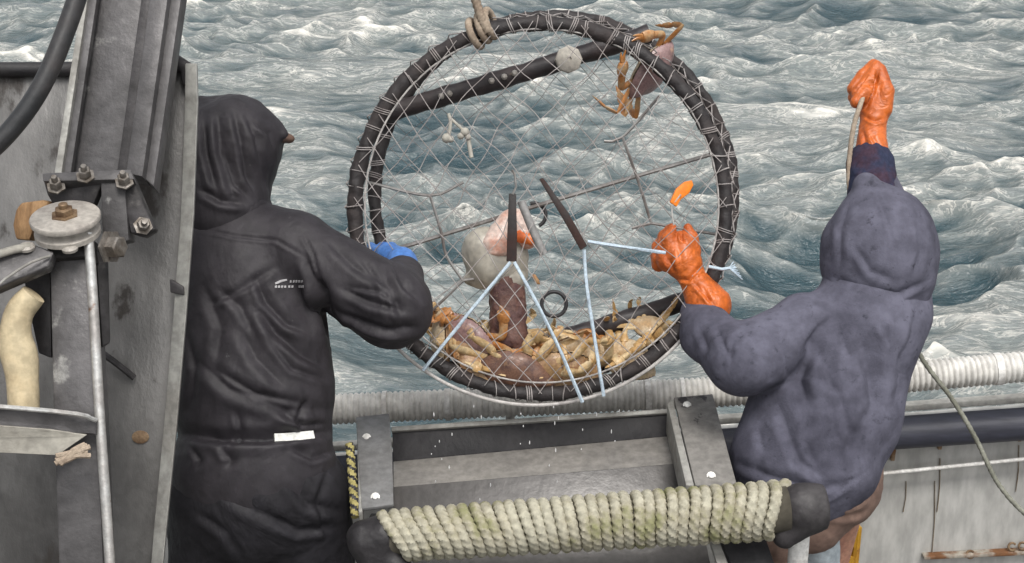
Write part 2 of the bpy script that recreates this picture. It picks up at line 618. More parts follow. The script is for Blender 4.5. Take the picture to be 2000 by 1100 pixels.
M_beige = mat("old_beige_hose", (0.55, 0.46, 0.30), 0.65, 0.0, (0.42, 0.33, 0.20), 6.0, bump=0.5, bscale=18)
M_brack = mat("bracket_cream", (0.42, 0.40, 0.35), 0.6, 0.0, (0.32, 0.3, 0.26), 6.0, bump=0.3)
# clothes
M_jacket = mat("black_oilskin", (0.032, 0.0285, 0.033), 0.62, 0.0, (0.023, 0.0205, 0.0245), 4.0, bump=0.4, bscale=70, col3=(0.115, 0.112, 0.115), scale3=34, lo3=0.66, hi3=0.76, bdist=0.003, rough2=0.58, crease=0.10, cscale=4.0, stretch=(1, 1, .75), spec=0.35)  # pale flecks paint droplet glints and salt specks into the colour
M_trousers = mat("black_trousers", (0.020, 0.019, 0.023), 0.6, 0.0, (0.014, 0.013, 0.016), 6.0, bump=0.4, bscale=50, crease=0.2, cscale=4.5, spec=0.3)
M_hoodie = mat("blue_grey_fleece", (0.118, 0.117, 0.154), 0.95, 0.0, (0.066, 0.065, 0.087), 3.2, 0.38, 0.68, bump=0.4, bscale=200, col3=(0.050, 0.050, 0.066), scale3=40, lo3=0.56, hi3=0.74, spec=0.1, crease=0.08, cscale=4.5)
M_cuff = mat("blue_grey_cuff", (0.14, 0.145, 0.20), 0.9, 0.0, (0.10, 0.10, 0.14), 20.0, bump=0.5, bscale=200, spec=0.1)
M_darkcuff = mat("navy_cuff", (0.032, 0.038, 0.07), 0.9, 0.0, (0.055, 0.034, 0.05), 14.0, bump=0.4, bscale=150, spec=0.1)
M_orange = mat("orange_glove_rubber", (0.58, 0.135, 0.022), 0.36, 0.0, (0.42, 0.085, 0.012), 9.0, 0.35, 0.7, bump=0.3, bscale=40, bdist=0.003, crease=0.22, cscale=16)
M_bluglove = mat("blue_glove_rubber", (0.07, 0.19, 0.50), 0.45, 0.0, (0.05, 0.12, 0.36), 14.0, bump=0.3, bscale=40)
M_browntr = mat("rust_brown_trousers", (0.21, 0.135, 0.105), 0.75, 0.0, (0.15, 0.095, 0.075), 6.0, bump=0.4, bscale=40)
M_paleboot = mat("pale_blue_wader", (0.40, 0.45, 0.48), 0.5, 0.0, (0.28, 0.32, 0.35), 8.0, bump=0.3)
M_skin = mat("skin", (0.42, 0.22, 0.15), 0.5, 0.0, (0.36, 0.17, 0.12), 12.0, bump=0.1)
M_brim = mat("brown_cap_brim", (0.13, 0.085, 0.07), 0.8, 0.0, (0.12, 0.07, 0.05), 14.0, bump=0.4)
M_reflect = mat("reflective_tape", (0.66, 0.66, 0.63), 0.4, 0.0, (0.72, 0.72, 0.69), 12.0, bump=0.1)
M_print = mat("printed_mark", (0.42, 0.41, 0.42), 0.6, 0.0, (0.30, 0.29, 0.30), 60.0, bump=0)
# catch
M_carap = mat("crab_carapace", (0.20, 0.105, 0.07), 0.35, 0.0, (0.11, 0.06, 0.05), 30.0, bump=0.5, bscale=120, col3=(0.42, 0.25, 0.13), scale3=26, lo3=0.58, hi3=0.75, coat=0.2)
M_carap2 = mat("crab_carapace_mauve", (0.30, 0.19, 0.185), 0.35, 0.0, (0.20, 0.12, 0.115), 26.0, bump=0.4, bscale=120, col3=(0.42, 0.26, 0.18), scale3=22, lo3=0.56, hi3=0.75, coat=0.2)
M_carap3 = mat("crab_carapace_straw", (0.40, 0.25, 0.12), 0.35, 0.0, (0.27, 0.14, 0.075), 24.0, bump=0.4, bscale=120, col3=(0.52, 0.38, 0.22), scale3=22, lo3=0.55, hi3=0.72, coat=0.2)
M_belly = mat("crab_belly", (0.54, 0.43, 0.29), 0.4, 0.0, (0.42, 0.27, 0.13), 25.0, bump=0.3, coat=0.2)
M_crableg = mat("crab_leg", (0.46, 0.28, 0.11), 0.4, 0.0, (0.58, 0.44, 0.25), 18.0, 0.4, 0.6, bump=0.4, bscale=120, col3=(0.27, 0.10, 0.04), scale3=34, lo3=0.6, hi3=0.7, coat=0.2)
M_crableg2 = mat("crab_leg_orange", (0.42, 0.175, 0.05), 0.4, 0.0, (0.48, 0.32, 0.17), 22.0, 0.45, 0.65, bump=0.4, bscale=120, coat=0.2)
M_bait = mat("pale_fish_flesh", (0.60, 0.56, 0.48), 0.4, 0.0, (0.46, 0.42, 0.35), 7.0, bump=0.3, bscale=30, col3=(0.40, 0.385, 0.35), scale3=8, lo3=0.5, hi3=0.75, trans=0.35)
M_pink = mat("pink_fish_flesh", (0.60, 0.47, 0.41), 0.4, 0.0, (0.56, 0.28, 0.2), 18.0, bump=0.4, coat=0.2)
M_orangeflesh = mat("orange_fish_flesh", (0.80, 0.20, 0.04), 0.35, 0.0, (0.7, 0.14, 0.03), 22.0, bump=0.4)
M_sack = mat("brown_bait_sack", (0.135, 0.065, 0.05), 0.5, 0.0, (0.085, 0.04, 0.04), 24.0, bump=0.8, bscale=90, col3=(0.27, 0.17, 0.12), scale3=45, lo3=0.58, hi3=0.7)


# ------------------------------------------------------------------ sea
def build_water():
    D = [2.0]
    while D[-1] < 40:
        y = D[-1]
        D.append(y + min(max(0.02, y * y / 6500.0), 0.24) if y > 5 else y + 0.5)
    while D[-1] < 900:
        D.append(D[-1] * 1.06)
    D = np.array(D)
    u = np.concatenate([-np.geomspace(6, 0.66, 14), np.linspace(-0.62, 0.62, 620), np.geomspace(0.66, 6, 14)])
    Y, U = np.meshgrid(D, u, indexing='ij')
    X = Y * U
    sp = np.maximum(np.gradient(D)[:, None] + 0 * U, Y * 0.002)
    rng = np.random.default_rng(5)
    n = 150
    lam = np.exp(np.linspace(math.log(0.16), math.log(6.5), n)) * rng.uniform(0.96, 1.04, n)
    th = R(-84) + rng.normal(0, R(46), n)
    ph = rng.uniform(0, 2 * math.pi, n)
    slope = np.where(lam > 0.40, 0.073, 0.046)
    slope = np.where(lam > 1.7, 0.042, slope)
    slope = np.where(lam > 4.5, 0.036, slope)
    Z = np.zeros_like(X)
    DX = np.zeros_like(X)
    DY = np.zeros_like(X)
    J = np.zeros_like(X)
    # slow gusts: patches of rougher water
    gust = 1 + 0.55 * fbm(np.stack([X.ravel() * .35, Y.ravel() * .5, 0 * X.ravel()], 1), 2).reshape(X.shape) * 2
    gust = np.clip(gust, 0.35, 1.6)
    for i in range(n):
        k = 2 * math.pi / lam[i]
        a = slope[i] / k
        w = np.clip(lam[i] / (2.6 * sp) - 0.6, 0, 1) * gust ** (0.0 if lam[i] > 1.5 else 1.0)
        f = k * (X * math.cos(th[i]) + Y * math.sin(th[i])) + ph[i]
        c, s = np.cos(f), np.sin(f)
        Z += w * a * c
        DX -= w * 0.9 * a * math.cos(th[i]) * s
        DY -= w * 0.9 * a * math.sin(th[i]) * s
        J += w * a * k * c
    V = np.stack([X + DX * .9, Y + DY * .9, SEA + Z * .86], -1).reshape(-1, 3)
    nr, nc = X.shape
    I = np.arange(nr * nc).reshape(nr, nc)
    Q = np.stack([I[:-1, :-1], I[:-1, 1:], I[1:, 1:], I[1:, :-1]], -1).reshape(-1, 4)
    me = bpy.data.meshes.new("water")
    me.vertices.add(len(V))
    me.vertices.foreach_set("co", V.ravel())
    me.loops.add(Q.size)
    me.loops.foreach_set("vertex_index", Q.ravel().astype(np.int32))
    me.polygons.add(len(Q))
    me.polygons.foreach_set("loop_start", np.arange(0, Q.size, 4, dtype=np.int32))
    me.polygons.foreach_set("loop_total", np.full(len(Q), 4, np.int32))
    me.polygons.foreach_set("use_smooth", np.ones(len(Q), bool))
    me.update(calc_edges=True)
    at = me.attributes.new("crest", 'FLOAT', 'POINT')
    at.data.foreach_set("value", J.ravel().astype(np.float32))
    o = bpy.data.objects.new("water", me)
    o["kind"] = "structure"
    link(o)
    m = bpy.data.materials.new("sea_water")
    m.use_nodes = True
    nn, l = m.node_tree.nodes, m.node_tree.links
    b = nn["Principled BSDF"]
    tc = nn.new("ShaderNodeTexCoord")

    def mapping(scale, rot=0.0):
        mp = nn.new("ShaderNodeMapping")
        mp.inputs["Scale"].default_value = scale
        mp.inputs["Rotation"].default_value = (0, 0, rot)
        l.new(tc.outputs["Object"], mp.inputs["Vector"])
        return mp.outputs[0]

    def noise(vec, sc, det=8, ro=0.6, dist=0.0):
        x = nn.new("ShaderNodeTexNoise")
        x.inputs["Scale"].default_value = sc
        x.inputs["Detail"].default_value = det
        x.inputs["Roughness"].default_value = ro
        x.inputs["Distortion"].default_value = dist
        l.new(vec, x.inputs["Vector"])
        return x.outputs["Fac"]

    def math_(op, a, b_=None, c_=None):
        x = nn.new("ShaderNodeMath")
        x.operation = op
        for i, v in enumerate((a, b_, c_)):
            if v is None:
                continue
            if isinstance(v, (int, float)):
                x.inputs[i].default_value = v
            else:
                l.new(v, x.inputs[i])
        return x.outputs[0]

    def sm(v, a, b_, t0=0.0, t1=1.0):
        r = nn.new("ShaderNodeMapRange")
        r.interpolation_type = 'SMOOTHSTEP'
        for nm, q in (("From Min", a), ("From Max", b_), ("To Min", t0), ("To Max", t1)):
            r.inputs[nm].default_value = q
        l.new(v, r.inputs["Value"])
        return r.outputs[0]
    att = nn.new("ShaderNodeAttribute")
    att.attribute_name = "crest"
    streak = noise(mapping((0.5, 1.3, 1), R(10)), 1.5, 12, 0.66, 0.8)
    lace = noise(mapping((0.55, 1.4, 1), R(-8)), 4.2, 8, 0.62, 1.8)
    lace = math_('ABSOLUTE', math_('SUBTRACT', lace, 0.5))
    lace = sm(lace, 0.0, 0.05, 1.0, 0.0)                 # thin foam veins
    patch = noise(mapping((0.4, 0.7, 1), R(20)), 0.55, 3, 0.5)
    base = math_('MULTIPLY_ADD', att.outputs["Fac"], 0.15, streak)
    base = math_('MULTIPLY_ADD', math_('SUBTRACT', patch, 0.5), 0.7, base)
    veil = sm(base, 0.22, 0.60)                          # milky aerated water; its pale tone also carries sky reflection
    fine = math_('MULTIPLY_ADD', lace, 0.13, base)
    white = sm(fine, 0.60, 0.88)                     # whitecaps and foam streaks
    thread = math_('MULTIPLY', lace, sm(base, 0.40, 0.62))
    white = math_('MAXIMUM', white, math_('MULTIPLY', thread, 0.5))
    mixa = nn.new("ShaderNodeMix")
    mixa.data_type = 'RGBA'
    mixa.inputs["A"].default_value = (0.028, 0.058, 0.070, 1)
    mixa.inputs["B"].default_value = (0.180, 0.203, 0.198, 1)
    l.new(veil, mixa.inputs["Factor"])
    rip = noise(mapping((0.6, 1.5, 1), R(12)), 5.0, 5, 0.6, 0.5)
    rip2 = noise(mapping((0.7, 1.4, 1), R(-22)), 13.0, 4, 0.55, 0.4)
    rip3 = noise(mapping((0.7, 1.3, 1), R(5)), 38.0, 3, 0.5, 0.2)
    hgt = math_('MULTIPLY_ADD', rip2, 0.28, rip)
    hgt = math_('MULTIPLY_ADD', rip3, 0.07, hgt)

    def bump(h, dist):
        bp = nn.new("ShaderNodeBump")
        bp.inputs["Strength"].default_value = 1.0
        bp.inputs["Distance"].default_value = dist
        l.new(h, bp.inputs["Height"])
        return bp.outputs[0]
    nb = bump(hgt, 0.095)
    body = nn.new("ShaderNodeBsdfDiffuse")               # light coming up out of the water
    l.new(mixa.outputs["Result"], body.inputs["Color"])
    gloss = nn.new("ShaderNodeBsdfGlossy")               # the sky mirrored in the ripples
    gloss.inputs["Roughness"].default_value = 0.09
    l.new(nb, gloss.inputs["Normal"])
    fr = nn.new("ShaderNodeFresnel")
    fr.inputs["IOR"].default_value = 1.6
    l.new(nb, fr.inputs["Normal"])
    sea = nn.new("ShaderNodeMixShader")
    l.new(fr.outputs[0], sea.inputs[0])
    l.new(body.outputs[0], sea.inputs[1])
    l.new(gloss.outputs[0], sea.inputs[2])
    foam = nn.new("ShaderNodeBsdfDiffuse")
    foam.inputs["Color"].default_value = (0.72, 0.70, 0.65, 1)
    l.new(bump(math_('MULTIPLY_ADD', white, 0.3, hgt), 0.03), foam.inputs["Normal"])
    fin = nn.new("ShaderNodeMixShader")
    l.new(white, fin.inputs[0])
    l.new(sea.outputs[0], fin.inputs[1])
    l.new(foam.outputs[0], fin.inputs[2])
    l.new(fin.outputs[0], nn["Material Output"].inputs["Surface"])
    nn.remove(b)
    me.materials.append(m)


build_water()

# ------------------------------------------------------------------ deck
bm = bmesh.new()
add_slab(bm, [(-4, -1, 0), (4, -1, 0), (4, 4.0, 0), (-4, 4.0, 0)], 0.12, 0.0)
o = obj("deck", bm, M_deck, smooth=False)
o["kind"] = "structure"

# ------------------------------------------------------------------ bulwark on the far side of the deck
BY = 4.08
bw = thing("bulwark", "pale grey steel bulwark streaked with rust behind the hooded worker in blue grey", "wall", (0.6, BY, 0))


def capline(px):
    return 868 - (px - 640) * 0.0705


bm = bmesh.new()
a, b = PY(300, capline(300) + 30, BY), PY(2500, capline(2500) + 30, BY)
add_slab(bm, [a, b, Vector((b.x, BY, 0.0)), Vector((a.x, BY, 0.0))], 0.05, 0.004)
obj("wall_plate", bm, M_hull, bw)
bm = bmesh.new()
a, b = PY(300, capline(300) + 4, BY - 0.03), PY(2500, capline(2500) + 4, BY - 0.03)
add_slab(bm, [a, b, b - Vector((0, 0, 0.022)), a - Vector((0, 0, 0.022))], 0.035, 0.004)
obj("cap_rail", bm, M_cap, bw)
a, b = PY(300, capline(300) + 56, BY - 0.06), PY(2500, capline(2500) + 56, BY - 0.06)
tube("rubber_fender", [a, b], 0.052, M_fender, bw, step=0.05, n=20)
a, b = PY(1715, 926, BY - 0.05), PY(2500, 846, BY - 0.05)
tube("pipe_rail", [a, b], 0.0065, M_white, bw, step=0.1)
for px, py in ((1837, 868), (1745, 890), (1993, 852)):
    bm = bmesh.new()
    p = PY(px, py, BY - 0.012)
    add_slab(bm, [p + Vector((-.008, 0, .03)), p + Vector((.008, 0, .03)), p + Vector((.006, 0, -.02)), p + Vector((-.006, 0, -.02))], 0.014, 0.002)
    obj("rusty_lug", bm, M_hullrust, bw)
for px, p0, p1 in ((1836, 895, 1000), (1826, 940, 1085), (1990, 870, 960), (1770, 940, 1000)):
    bm = bmesh.new()
    a, b = PY(px, p0, BY - 0.004), PY(px - 6, p1, BY - 0.004)
    add_tube(bm, spline([a, a.lerp(b, .5) + Vector((.004, 0, 0)), b], 0.03), 0.0028, 6, flat=0.5)
    obj("weld_seam", bm, M_seamrust, bw)
bm = bmesh.new()
a, b = PY(1805, 1088, BY - 0.03), PY(2500, 1052, BY - 0.03)
add_slab(bm, [a, b, b - Vector((0, 0, 0.02)), a - Vector((0, 0, 0.012))], 0.03, 0.003)
obj("rusty_ledge", bm, M_ledge, bw)
for px, py in ((1895, 1083), (1977, 1068), (1997, 1067)):
    bm = bmesh.new()
    c = PY(px, py, BY - 0.02)
    add_tube(bm, [c + (CRIGHT * math.cos(t) + CUP * math.sin(t)) * 0.012 for t in np.linspace(0.6, 5.6, 14)], 0.004, 8)
    obj("hook", bm, M_rust, bw)

# ribbed hose along the rail
HY = 3.93
hpx = [(420, 812), (640, 800), (900, 789), (1250, 773), (1440, 763), (1755, 738), (2000, 716), (2350, 684)]
hp = spline([PY(x, y, HY) for x, y in hpx], 0.0034)
hose = thing("rail_hose", "ribbed grey white hose lashed along the top of the rail below the crab pot", "hose", hp[len(hp) // 2])
bm = bmesh.new()
add_tube(bm, hp, 0.046, 20, rfun=lambda i, a, s: 1.03 - 0.13 * (0.5 + 0.5 * math.cos(2 * math.pi * s / 0.0170)) ** 2)
obj("ribbed_tube", bm, M_ribhose, hose)
pxs = np.array([topx(np.array([p]))[0][0] for p in hp[::6]])
for cx in (757, 868, 1258, 1335, 1942):
    i = int(np.argmin(np.abs(pxs[:, 0] - cx))) * 6
    bm = bmesh.new()
    w = 3 if cx > 1900 else 2
    add_tube(bm, hp[i - w:i + w + 1], 0.0492, 24)
    obj("clamp_band", bm, M_white, hose)
for px in (540, 1000, 1500, 2100):
    bm = bmesh.new()
    a = PY(px, 868 - (px - 640) * .0705, BY + 0.05)
    i = int(np.argmin(np.abs(pxs[:, 0] - px))) * 6 if px < 2400 else -1
    add_tube(bm, [hp[i] - Vector((0, 0, 0.03)), a], 0.015, 10)
    obj("bracket", bm, M_hull, hose)

# ------------------------------------------------------------------ launching rack
rk = thing("launching_rack", "grey steel pot launching rack with wet tray behind the rope wrapped roller", "rack", (0.05, 3.5, 0))


def RD(py, right=0.0):
    """depth of the sloping rack top at a photo row"""
    return 3.60 + (990 - py - 40 * right) / 180.0 * 0.35


def rack_pts(l, right=0.0, dd=0.0):
    return [P(x, y, RD(y, right) + dd) for x, y in l]


slab("side_plate", rack_pts([(695, 814), (760, 807), (766, 880), (769, 985), (706, 993)]), 0.012, M_plate, rk)
slab("side_plate", rack_pts([(1316, 776), (1392, 769), (1440, 948), (1358, 948)], 1), 0.012, M_platebrown, rk)
slab("side_web", rack_pts([(1303, 788), (1314, 778), (1356, 948), (1340, 948)], 1, 0.004), 0.10, M_edge, rk)
slab("side_web", rack_pts([(697, 830), (703, 828), (708, 1000), (700, 1000)], 0, 0.004), 0.10, M_edge, rk)
for (x, y, rgt) in ((716, 855, 0), (733, 971, 0), (1342, 792, 1), (1389, 930, 1)):
    bolt("bolt", P(x, y, RD(y, rgt) - 0.003), -VIEW + CUP * 0.5, 0.008, 0.009, M_white, rk, 10, False)  # white colour stands for the highlights on the bolt heads
slab("back_beam", [P(766, 842, 3.97), P(1308, 806, 4.0), P(1313, 852, 3.98), P(768, 902, 3.95)], 0.05, M_beam, rk)
slab("top_edge", [P(764, 833, 3.96), P(1308, 798, 3.99), P(1308, 807, 3.985), P(764, 843, 3.955)], 0.06, M_edge, rk)
slab("tray_back", [P(768, 901, 3.95), P(1314, 851, 3.98), P(1346, 903, 3.86), P(768, 951, 3.84)], 0.006, M_tray_lit, rk)
slab("tray_floor", [P(768, 951, 3.84), P(1346, 903, 3.86), P(1400, 1160, 3.72), P(768, 1160, 3.72)], 0.006, M_tray_shaded, rk)
slab("strut_and_gap", [P(1383, 1045, 3.58), P(1400, 1043, 3.58), P(1450, 1180, 3.5), P(1425, 1180, 3.5)], 0.02, M_edge, rk)
slab("strut_and_gap", [P(1402, 1043, 3.62), P(1490, 1035, 3.62), P(1540, 1180, 3.55), P(1460, 1180, 3.55)], 0.03, M_beam, rk)  # near-black slab painted in for the dark gap beside the pale strut
slab("leg", [P(720, 1010, 3.62), P(775, 1010, 3.62), P(775, 1650, 3.62), P(720, 1650, 3.62)], 0.06, M_darksteel, rk)
slab("leg", [P(1440, 1060, 3.72), P(1490, 1060, 3.72), P(1490, 1600, 3.72), P(1440, 1600, 3.72)], 0.06, M_darksteel, rk)

# ------------------------------------------------------------------ rope wrapped roller
RC0, RC1 = P(748, 1048, 3.52), P(1538, 995, 3.52)
ax = (RC1 - RC0).normalized()
roller = thing("rope_roller", "thick steel roller wound tightly with pale rope across the front of the rack", "roller", RC0.lerp(RC1, .5))
e1 = (CUP - ax * CUP.dot(ax)).normalized()
e2 = ax.cross(e1)
if e2.dot(VIEW) > 0:
    e2 = -e2                                             # towards the camera
LEN = (RC1 - RC0).length
TURNS, RR = 35, 0.061


def rad(t):
    return RR * (0.86 + 0.14 * t)


pts = []
N_ = TURNS * 72
for i in range(N_ + 1):
    t = i / N_
    a = 2 * math.pi * TURNS * t
    low = 0.5 - 0.5 * (math.cos(a) * 0.75 + -math.sin(a) * 0.66)    # 0 at the top back, 1 at the lower front
    low = max(0.0, min(1.0, low)) ** 2
    x = (0.0 + 0.05 * low) * (1 - t) + (LEN - 0.045 * low) * t
    wob = 0.0016 * math.sin(t * 91) + 0.0010 * math.sin(t * 271)
    pts.append(RC0 + ax * (x + wob) + (e1 * math.cos(a) + e2 * math.sin(a)) * (rad(t) + 0.0007 * math.sin(t * 170)))
bm = bmesh.new()
add_tube(bm, pts, 0.0129, 15, twist=-2 * math.pi / 0.056, lobes=3, lobe=0.42)
obj("rope_wrap", bm, M_rope, roller)
bm = bmesh.new()
add_disc(bm, RC0, ax, [(rad(0) * .95, 0), (rad(1) * 0.95, LEN)], 32)
obj("core_pipe", bm, M_ropebase, roller)
bm = bmesh.new()
add_tube(bm, spline([P(683, 868, 3.72), P(688, 930, 3.66), P(694, 1010, 3.60)], 0.0025), 0.0105, 12, twist=2 * math.pi / 0.05, lobes=3, lobe=0.35)
yr = obj("striped_rope", bm, [M_yellowrope, M_blackrub])
for p in yr.data.polygons:
    p.material_index = 1 if ((p.index % 12) + (p.index // 12) * 0.55) % 6 < 2.4 else 0
tag(yr, "short yellow and black striped rope hanging beside the left rack plate", "rope")

# ------------------------------------------------------------------ big steel panel at the left
pan = thing("steel_panel", "large weathered grey steel shield panel with black rubber along its top edge", "panel", P(200, 800, 3.3))
d0, d1 = 3.30, 3.22
outl = [(-260, 128), (330, 126), (360, 132), (372, 150), (366, 300), (352, 560), (330, 820), (306, 1000), (292, 1180), (-260, 1180)]
slab("plate", [P(x, y, 3.30) for x, y in outl], 0.012, M_panel, pan, 0.003)
fl = [(362, 128), (384, 122), (386, 200), (378, 420), (362, 620), (343, 840), (322, 1040), (306, 1190), (288, 1190), (298, 1040), (318, 840), (336, 620), (352, 400), (360, 240)]
bm = bmesh.new()
L = [(362, 384, 124), (361, 386, 200), (353, 378, 420), (338, 363, 620), (319, 344, 840), (300, 324, 1040), (288, 310, 1190)]
rings = []
for x0, x1, y in L:
    rings.append([P(x0, y, 3.25), P(x1, y, 3.235), P(x1 + 2, y, 3.33), P(x0 + 2, y, 3.325)])
vs = [[bm.verts.new(p) for p in r] for r in rings]
for A, B in zip(vs, vs[1:]):
    for k in range(4):
        bm.faces.new((A[k], A[(k + 1) % 4], B[(k + 1) % 4], B[k]))
bm.faces.new(vs[0])
bm.faces.new(list(reversed(vs[-1])))
bmesh.ops.bevel(bm, geom=[e for e in bm.edges], offset=0.002, segments=1, affect='EDGES')
obj("flange", bm, M_edge, pan)
bm = bmesh.new()
add_tube(bm, spline([P(-260, 136, 3.29), P(0, 136, 3.29), P(180, 134, 3.29), P(310, 127, 3.29), P(345, 122, 3.29), P(366, 134, 3.28), P(371, 165, 3.28)], 0.02), 0.0175, 12)
obj("edge_trim", bm, M_blackrub, pan)
bm = bmesh.new()
add_slab(bm, [P(330, 545, 3.24), P(358, 560, 3.235), P(360, 577, 3.235), P(332, 572, 3.24)], 0.02, 0.003)
obj("torn_lip", bm, M_darksteel, pan)
bm = bmesh.new()
rr_ = [P(274 + 17 * math.cos(t), 854 + 13 * math.sin(t), 3.296) for t in np.linspace(0, 2 * math.pi, 16, endpoint=False)]
add_slab(bm, rr_, 0.003, 0.001)
obj("drain_hole_rim", bm, M_rust, pan)
bm = bmesh.new()
add_tube(bm, spline([P(200, 690, 3.26), P(230, 712, 3.27), P(262, 738, 3.285)], 0.01), 0.008, 8)
obj("welded_rod", bm, M_darksteel, pan)

# ------------------------------------------------------------------ davit beam
dv = thing("davit_beam", "grey steel channel beam rising from a bolted black base plate at upper left", "beam", P(200, 400, 3.1))


def bd(y):
    return 3.04 + (340 - y) / 340 * 0.10


def bpts(l, dd=0.0):
    # carry the beam on upwards along its own edges, well past the frame
    l = [(x + (x - l[3 - i][0]) * 0.9, y - 360) if y == -60 else (x, y) for i, (x, y) in enumerate(l)]
    return [P(x, y, bd(y) + dd) for x, y in l]


slab("web", bpts([(135, 338), (243, 338), (300, -60), (185, -60)], 0.05), 0.01, M_steel, dv)
slab("flange", bpts([(106, 338), (120, 338), (180, -60), (168, -60)], 0.0), 0.07, M_edge, dv, 0.002)
slab("inner_lip", bpts([(120, 338), (138, 338), (198, -60), (180, -60)], 0.012), 0.02, M_steel, dv, 0.002)
slab("flange", bpts([(246, 338), (278, 345), (335, -60), (300, -60)], 0.0), 0.07, M_steel, dv, 0.002)
slab("inner_lip", bpts([(228, 338), (248, 338), (304, -60), (284, -60)], 0.012), 0.03, M_darksteel, dv, 0.002)
slab("back_flange", bpts([(278, 345), (300, 365), (360, -60), (336, -60)], 0.03), 0.05, M_steel, dv, 0.002)
slab("base_plate", [P(82, 345, 3.00), P(150, 340, 3.0), P(255, 338, 3.0), P(262, 350, 3.0), P(303, 448, 2.98), P(282, 462, 2.98), P(255, 455, 2.98), P(236, 370, 2.99), P(196, 365, 2.99), P(182, 400, 2.99), P(105, 402, 3.0), P(92, 380, 3.0)], 0.03, M_darksteel, dv, 0.004)
slab("base_ledge", [P(82, 338, 2.98), P(255, 330, 2.985), P(262, 350, 2.975), P(84, 354, 2.97)], 0.05, M_steel, dv, 0.003)
slab("gusset", [P(196, 352, 2.985), P(243, 352, 2.985), P(252, 470, 2.975), P(200, 480, 2.975)], 0.05, M_steel, dv, 0.004)
for x, y in ((110, 366), (167, 345), (243, 357), (279, 442)):
    bolt("bolt", P(x, y, 2.975), Vector((0.1, -0.55, 0.8)) if y < 400 else Vector((0.3, -.7, .5)), 0.0135, 0.022, M_bolt, dv)

# ------------------------------------------------------------------ hauler post with its sheave
hp_ = thing("hauler_post", "steel hauler post topped by a round pale sheave with a rusty nut", "post", P(160, 1100, 2.92))
slab("post", [P(97, 498, 2.92), P(172, 488, 2.92), P(190, 820, 2.90), P(205, 1190, 2.88), P(118, 1190, 2.88), P(104, 800, 2.90)], 0.09, M_steel, hp_, 0.004)
slab("post_side", [P(186, 470, 2.95), P(212, 500, 2.96), P(216, 670, 2.96), P(200, 680, 2.95)], 0.06, M_darksteel, hp_, 0.004)
tube("edge_rod", [P(172, 455, 2.90), P(180, 560, 2.895), P(194, 800, 2.88), P(208, 1000, 2.87), P(220, 1180, 2.86)], 0.0105, M_bright, hp_, n=12)
sc = P(127, 424, 2.90)
sax = (CUP * 0.86 - VIEW * 0.5).normalized()
bm = bmesh.new()
add_disc(bm, sc, sax, [(0.05, -0.042), (0.066, -0.04), (0.066, -0.030), (0.052, -0.022), (0.052, -0.016), (0.070, -0.008), (0.071, 0.0), (0.069, 0.003), (0.03, 0.0045)], 48)
sh = obj("sheave", bm, M_sheave, hp_)
bolt("nut", sc + sax * 0.004, sax, 0.019, 0.017, M_rust, sh)
slab("cap_plate", [P(90, 478, 2.91), P(175, 472, 2.91), P(178, 500, 2.90), P(95, 505, 2.90)], 0.06, M_darksteel, hp_)
for x, y in ((53, 487), (137, 489)):
    bm = bmesh.new()
    add_disc(bm, P(x, y, 2.875), sax, [(0.016, 0), (0.017, 0.006), (0.013, 0.011), (0.004, 0.013)], 12)
    obj("bolt_head", bm, M_sheave, hp_)
bolt("side_bolt", P(214, 482, 2.93), Vector((0.9, -0.4, 0.1)), 0.024, 0.03, M_bolt, hp_, 6, False)
slab("arm", [P(-420, 636, 2.76), P(60, 475, 2.88), P(105, 492, 2.87), P(95, 520, 2.86), P(-420, 740, 2.74)], 0.04, M_steel, hp_, 0.004)
tube("arm_edge", [P(-420, 622, 2.75), P(30, 487, 2.86), P(60, 482, 2.87)], 0.0085, M_brack, hp_)
tube("cable", [P(-380, 740, 2.7), P(-60, 596, 2.8), P(10, 545, 2.82), P(60, 513, 2.84), P(98, 500, 2.86)], 0.0028, M_edge, hp_, n=8)
slab("rear_clamp", [P(45, 535, 2.95), P(98, 520, 2.95), P(100, 700, 2.95), P(75, 690, 2.95), P(52, 585, 2.95)], 0.06, M_blackrub, hp_)
slab("shelf", [P(-420, 764, 2.77), P(100, 803, 2.82), P(190, 818, 2.86), P(188, 850, 2.86), P(90, 842, 2.82), P(-420, 800, 2.77)], 0.012, M_steel, hp_)
slab("shelf_lip", [P(-420, 800, 2.765), P(95, 840, 2.815), P(170, 850, 2.85), P(112, 890, 2.83), P(-420, 866, 2.77)], 0.01, M_brack, hp_)
tube("shelf_edge", [P(-420, 763, 2.765), P(100, 803, 2.815), P(188, 821, 2.85)], 0.005, M_bright, hp_, n=8)
bm = bmesh.new()
for k in range(7):
    random.seed(k)
    a = P(110 + random.uniform(-4, 8), 895 + random.uniform(-6, 14), 2.80)
    b = P(165 + random.uniform(0, 14), 866 + random.uniform(0, 26), 2.83)
    add_tube(bm, spline([a, a.lerp(b, .5) + CUP * random.uniform(-.004, .01), b], 0.01), 0.0055, 7)
tag(obj("frayed_rope_end", bm, M_hemp), "frayed tan rope end caught under the shelf of the hauler post", "rope")
bm = bmesh.new()
wp = [(40, 396), (88, 390), (96, 400), (70, 430), (58, 470), (30, 468), (24, 440), (30, 410)]
add_slab(bm, [P(x, y, 2.98) for x, y in wp], 0.05, 0.006)
tag(obj("wood_block", bm, M_wood), "orange brown wooden block wedged behind the pale sheave", "wood")
bm = bmesh.new()
pth = spline([P(66, 575, 2.88), P(38, 610, 2.88), P(30, 660, 2.88), P(42, 720, 2.88), P(48, 830, 2.88)], 0.01)
add_tube(bm, pth, [0.026 + 0.009 * math.sin(min(1, i / (len(pth) * .4)) * math.pi / 2) - 0.004 * (i / len(pth)) for i in range(len(pth))], 18,
         rfun=lambda i, a, s: 1 + 0.07 * math.sin(a * 2 + s * 30) + 0.04 * math.sin(s * 60))
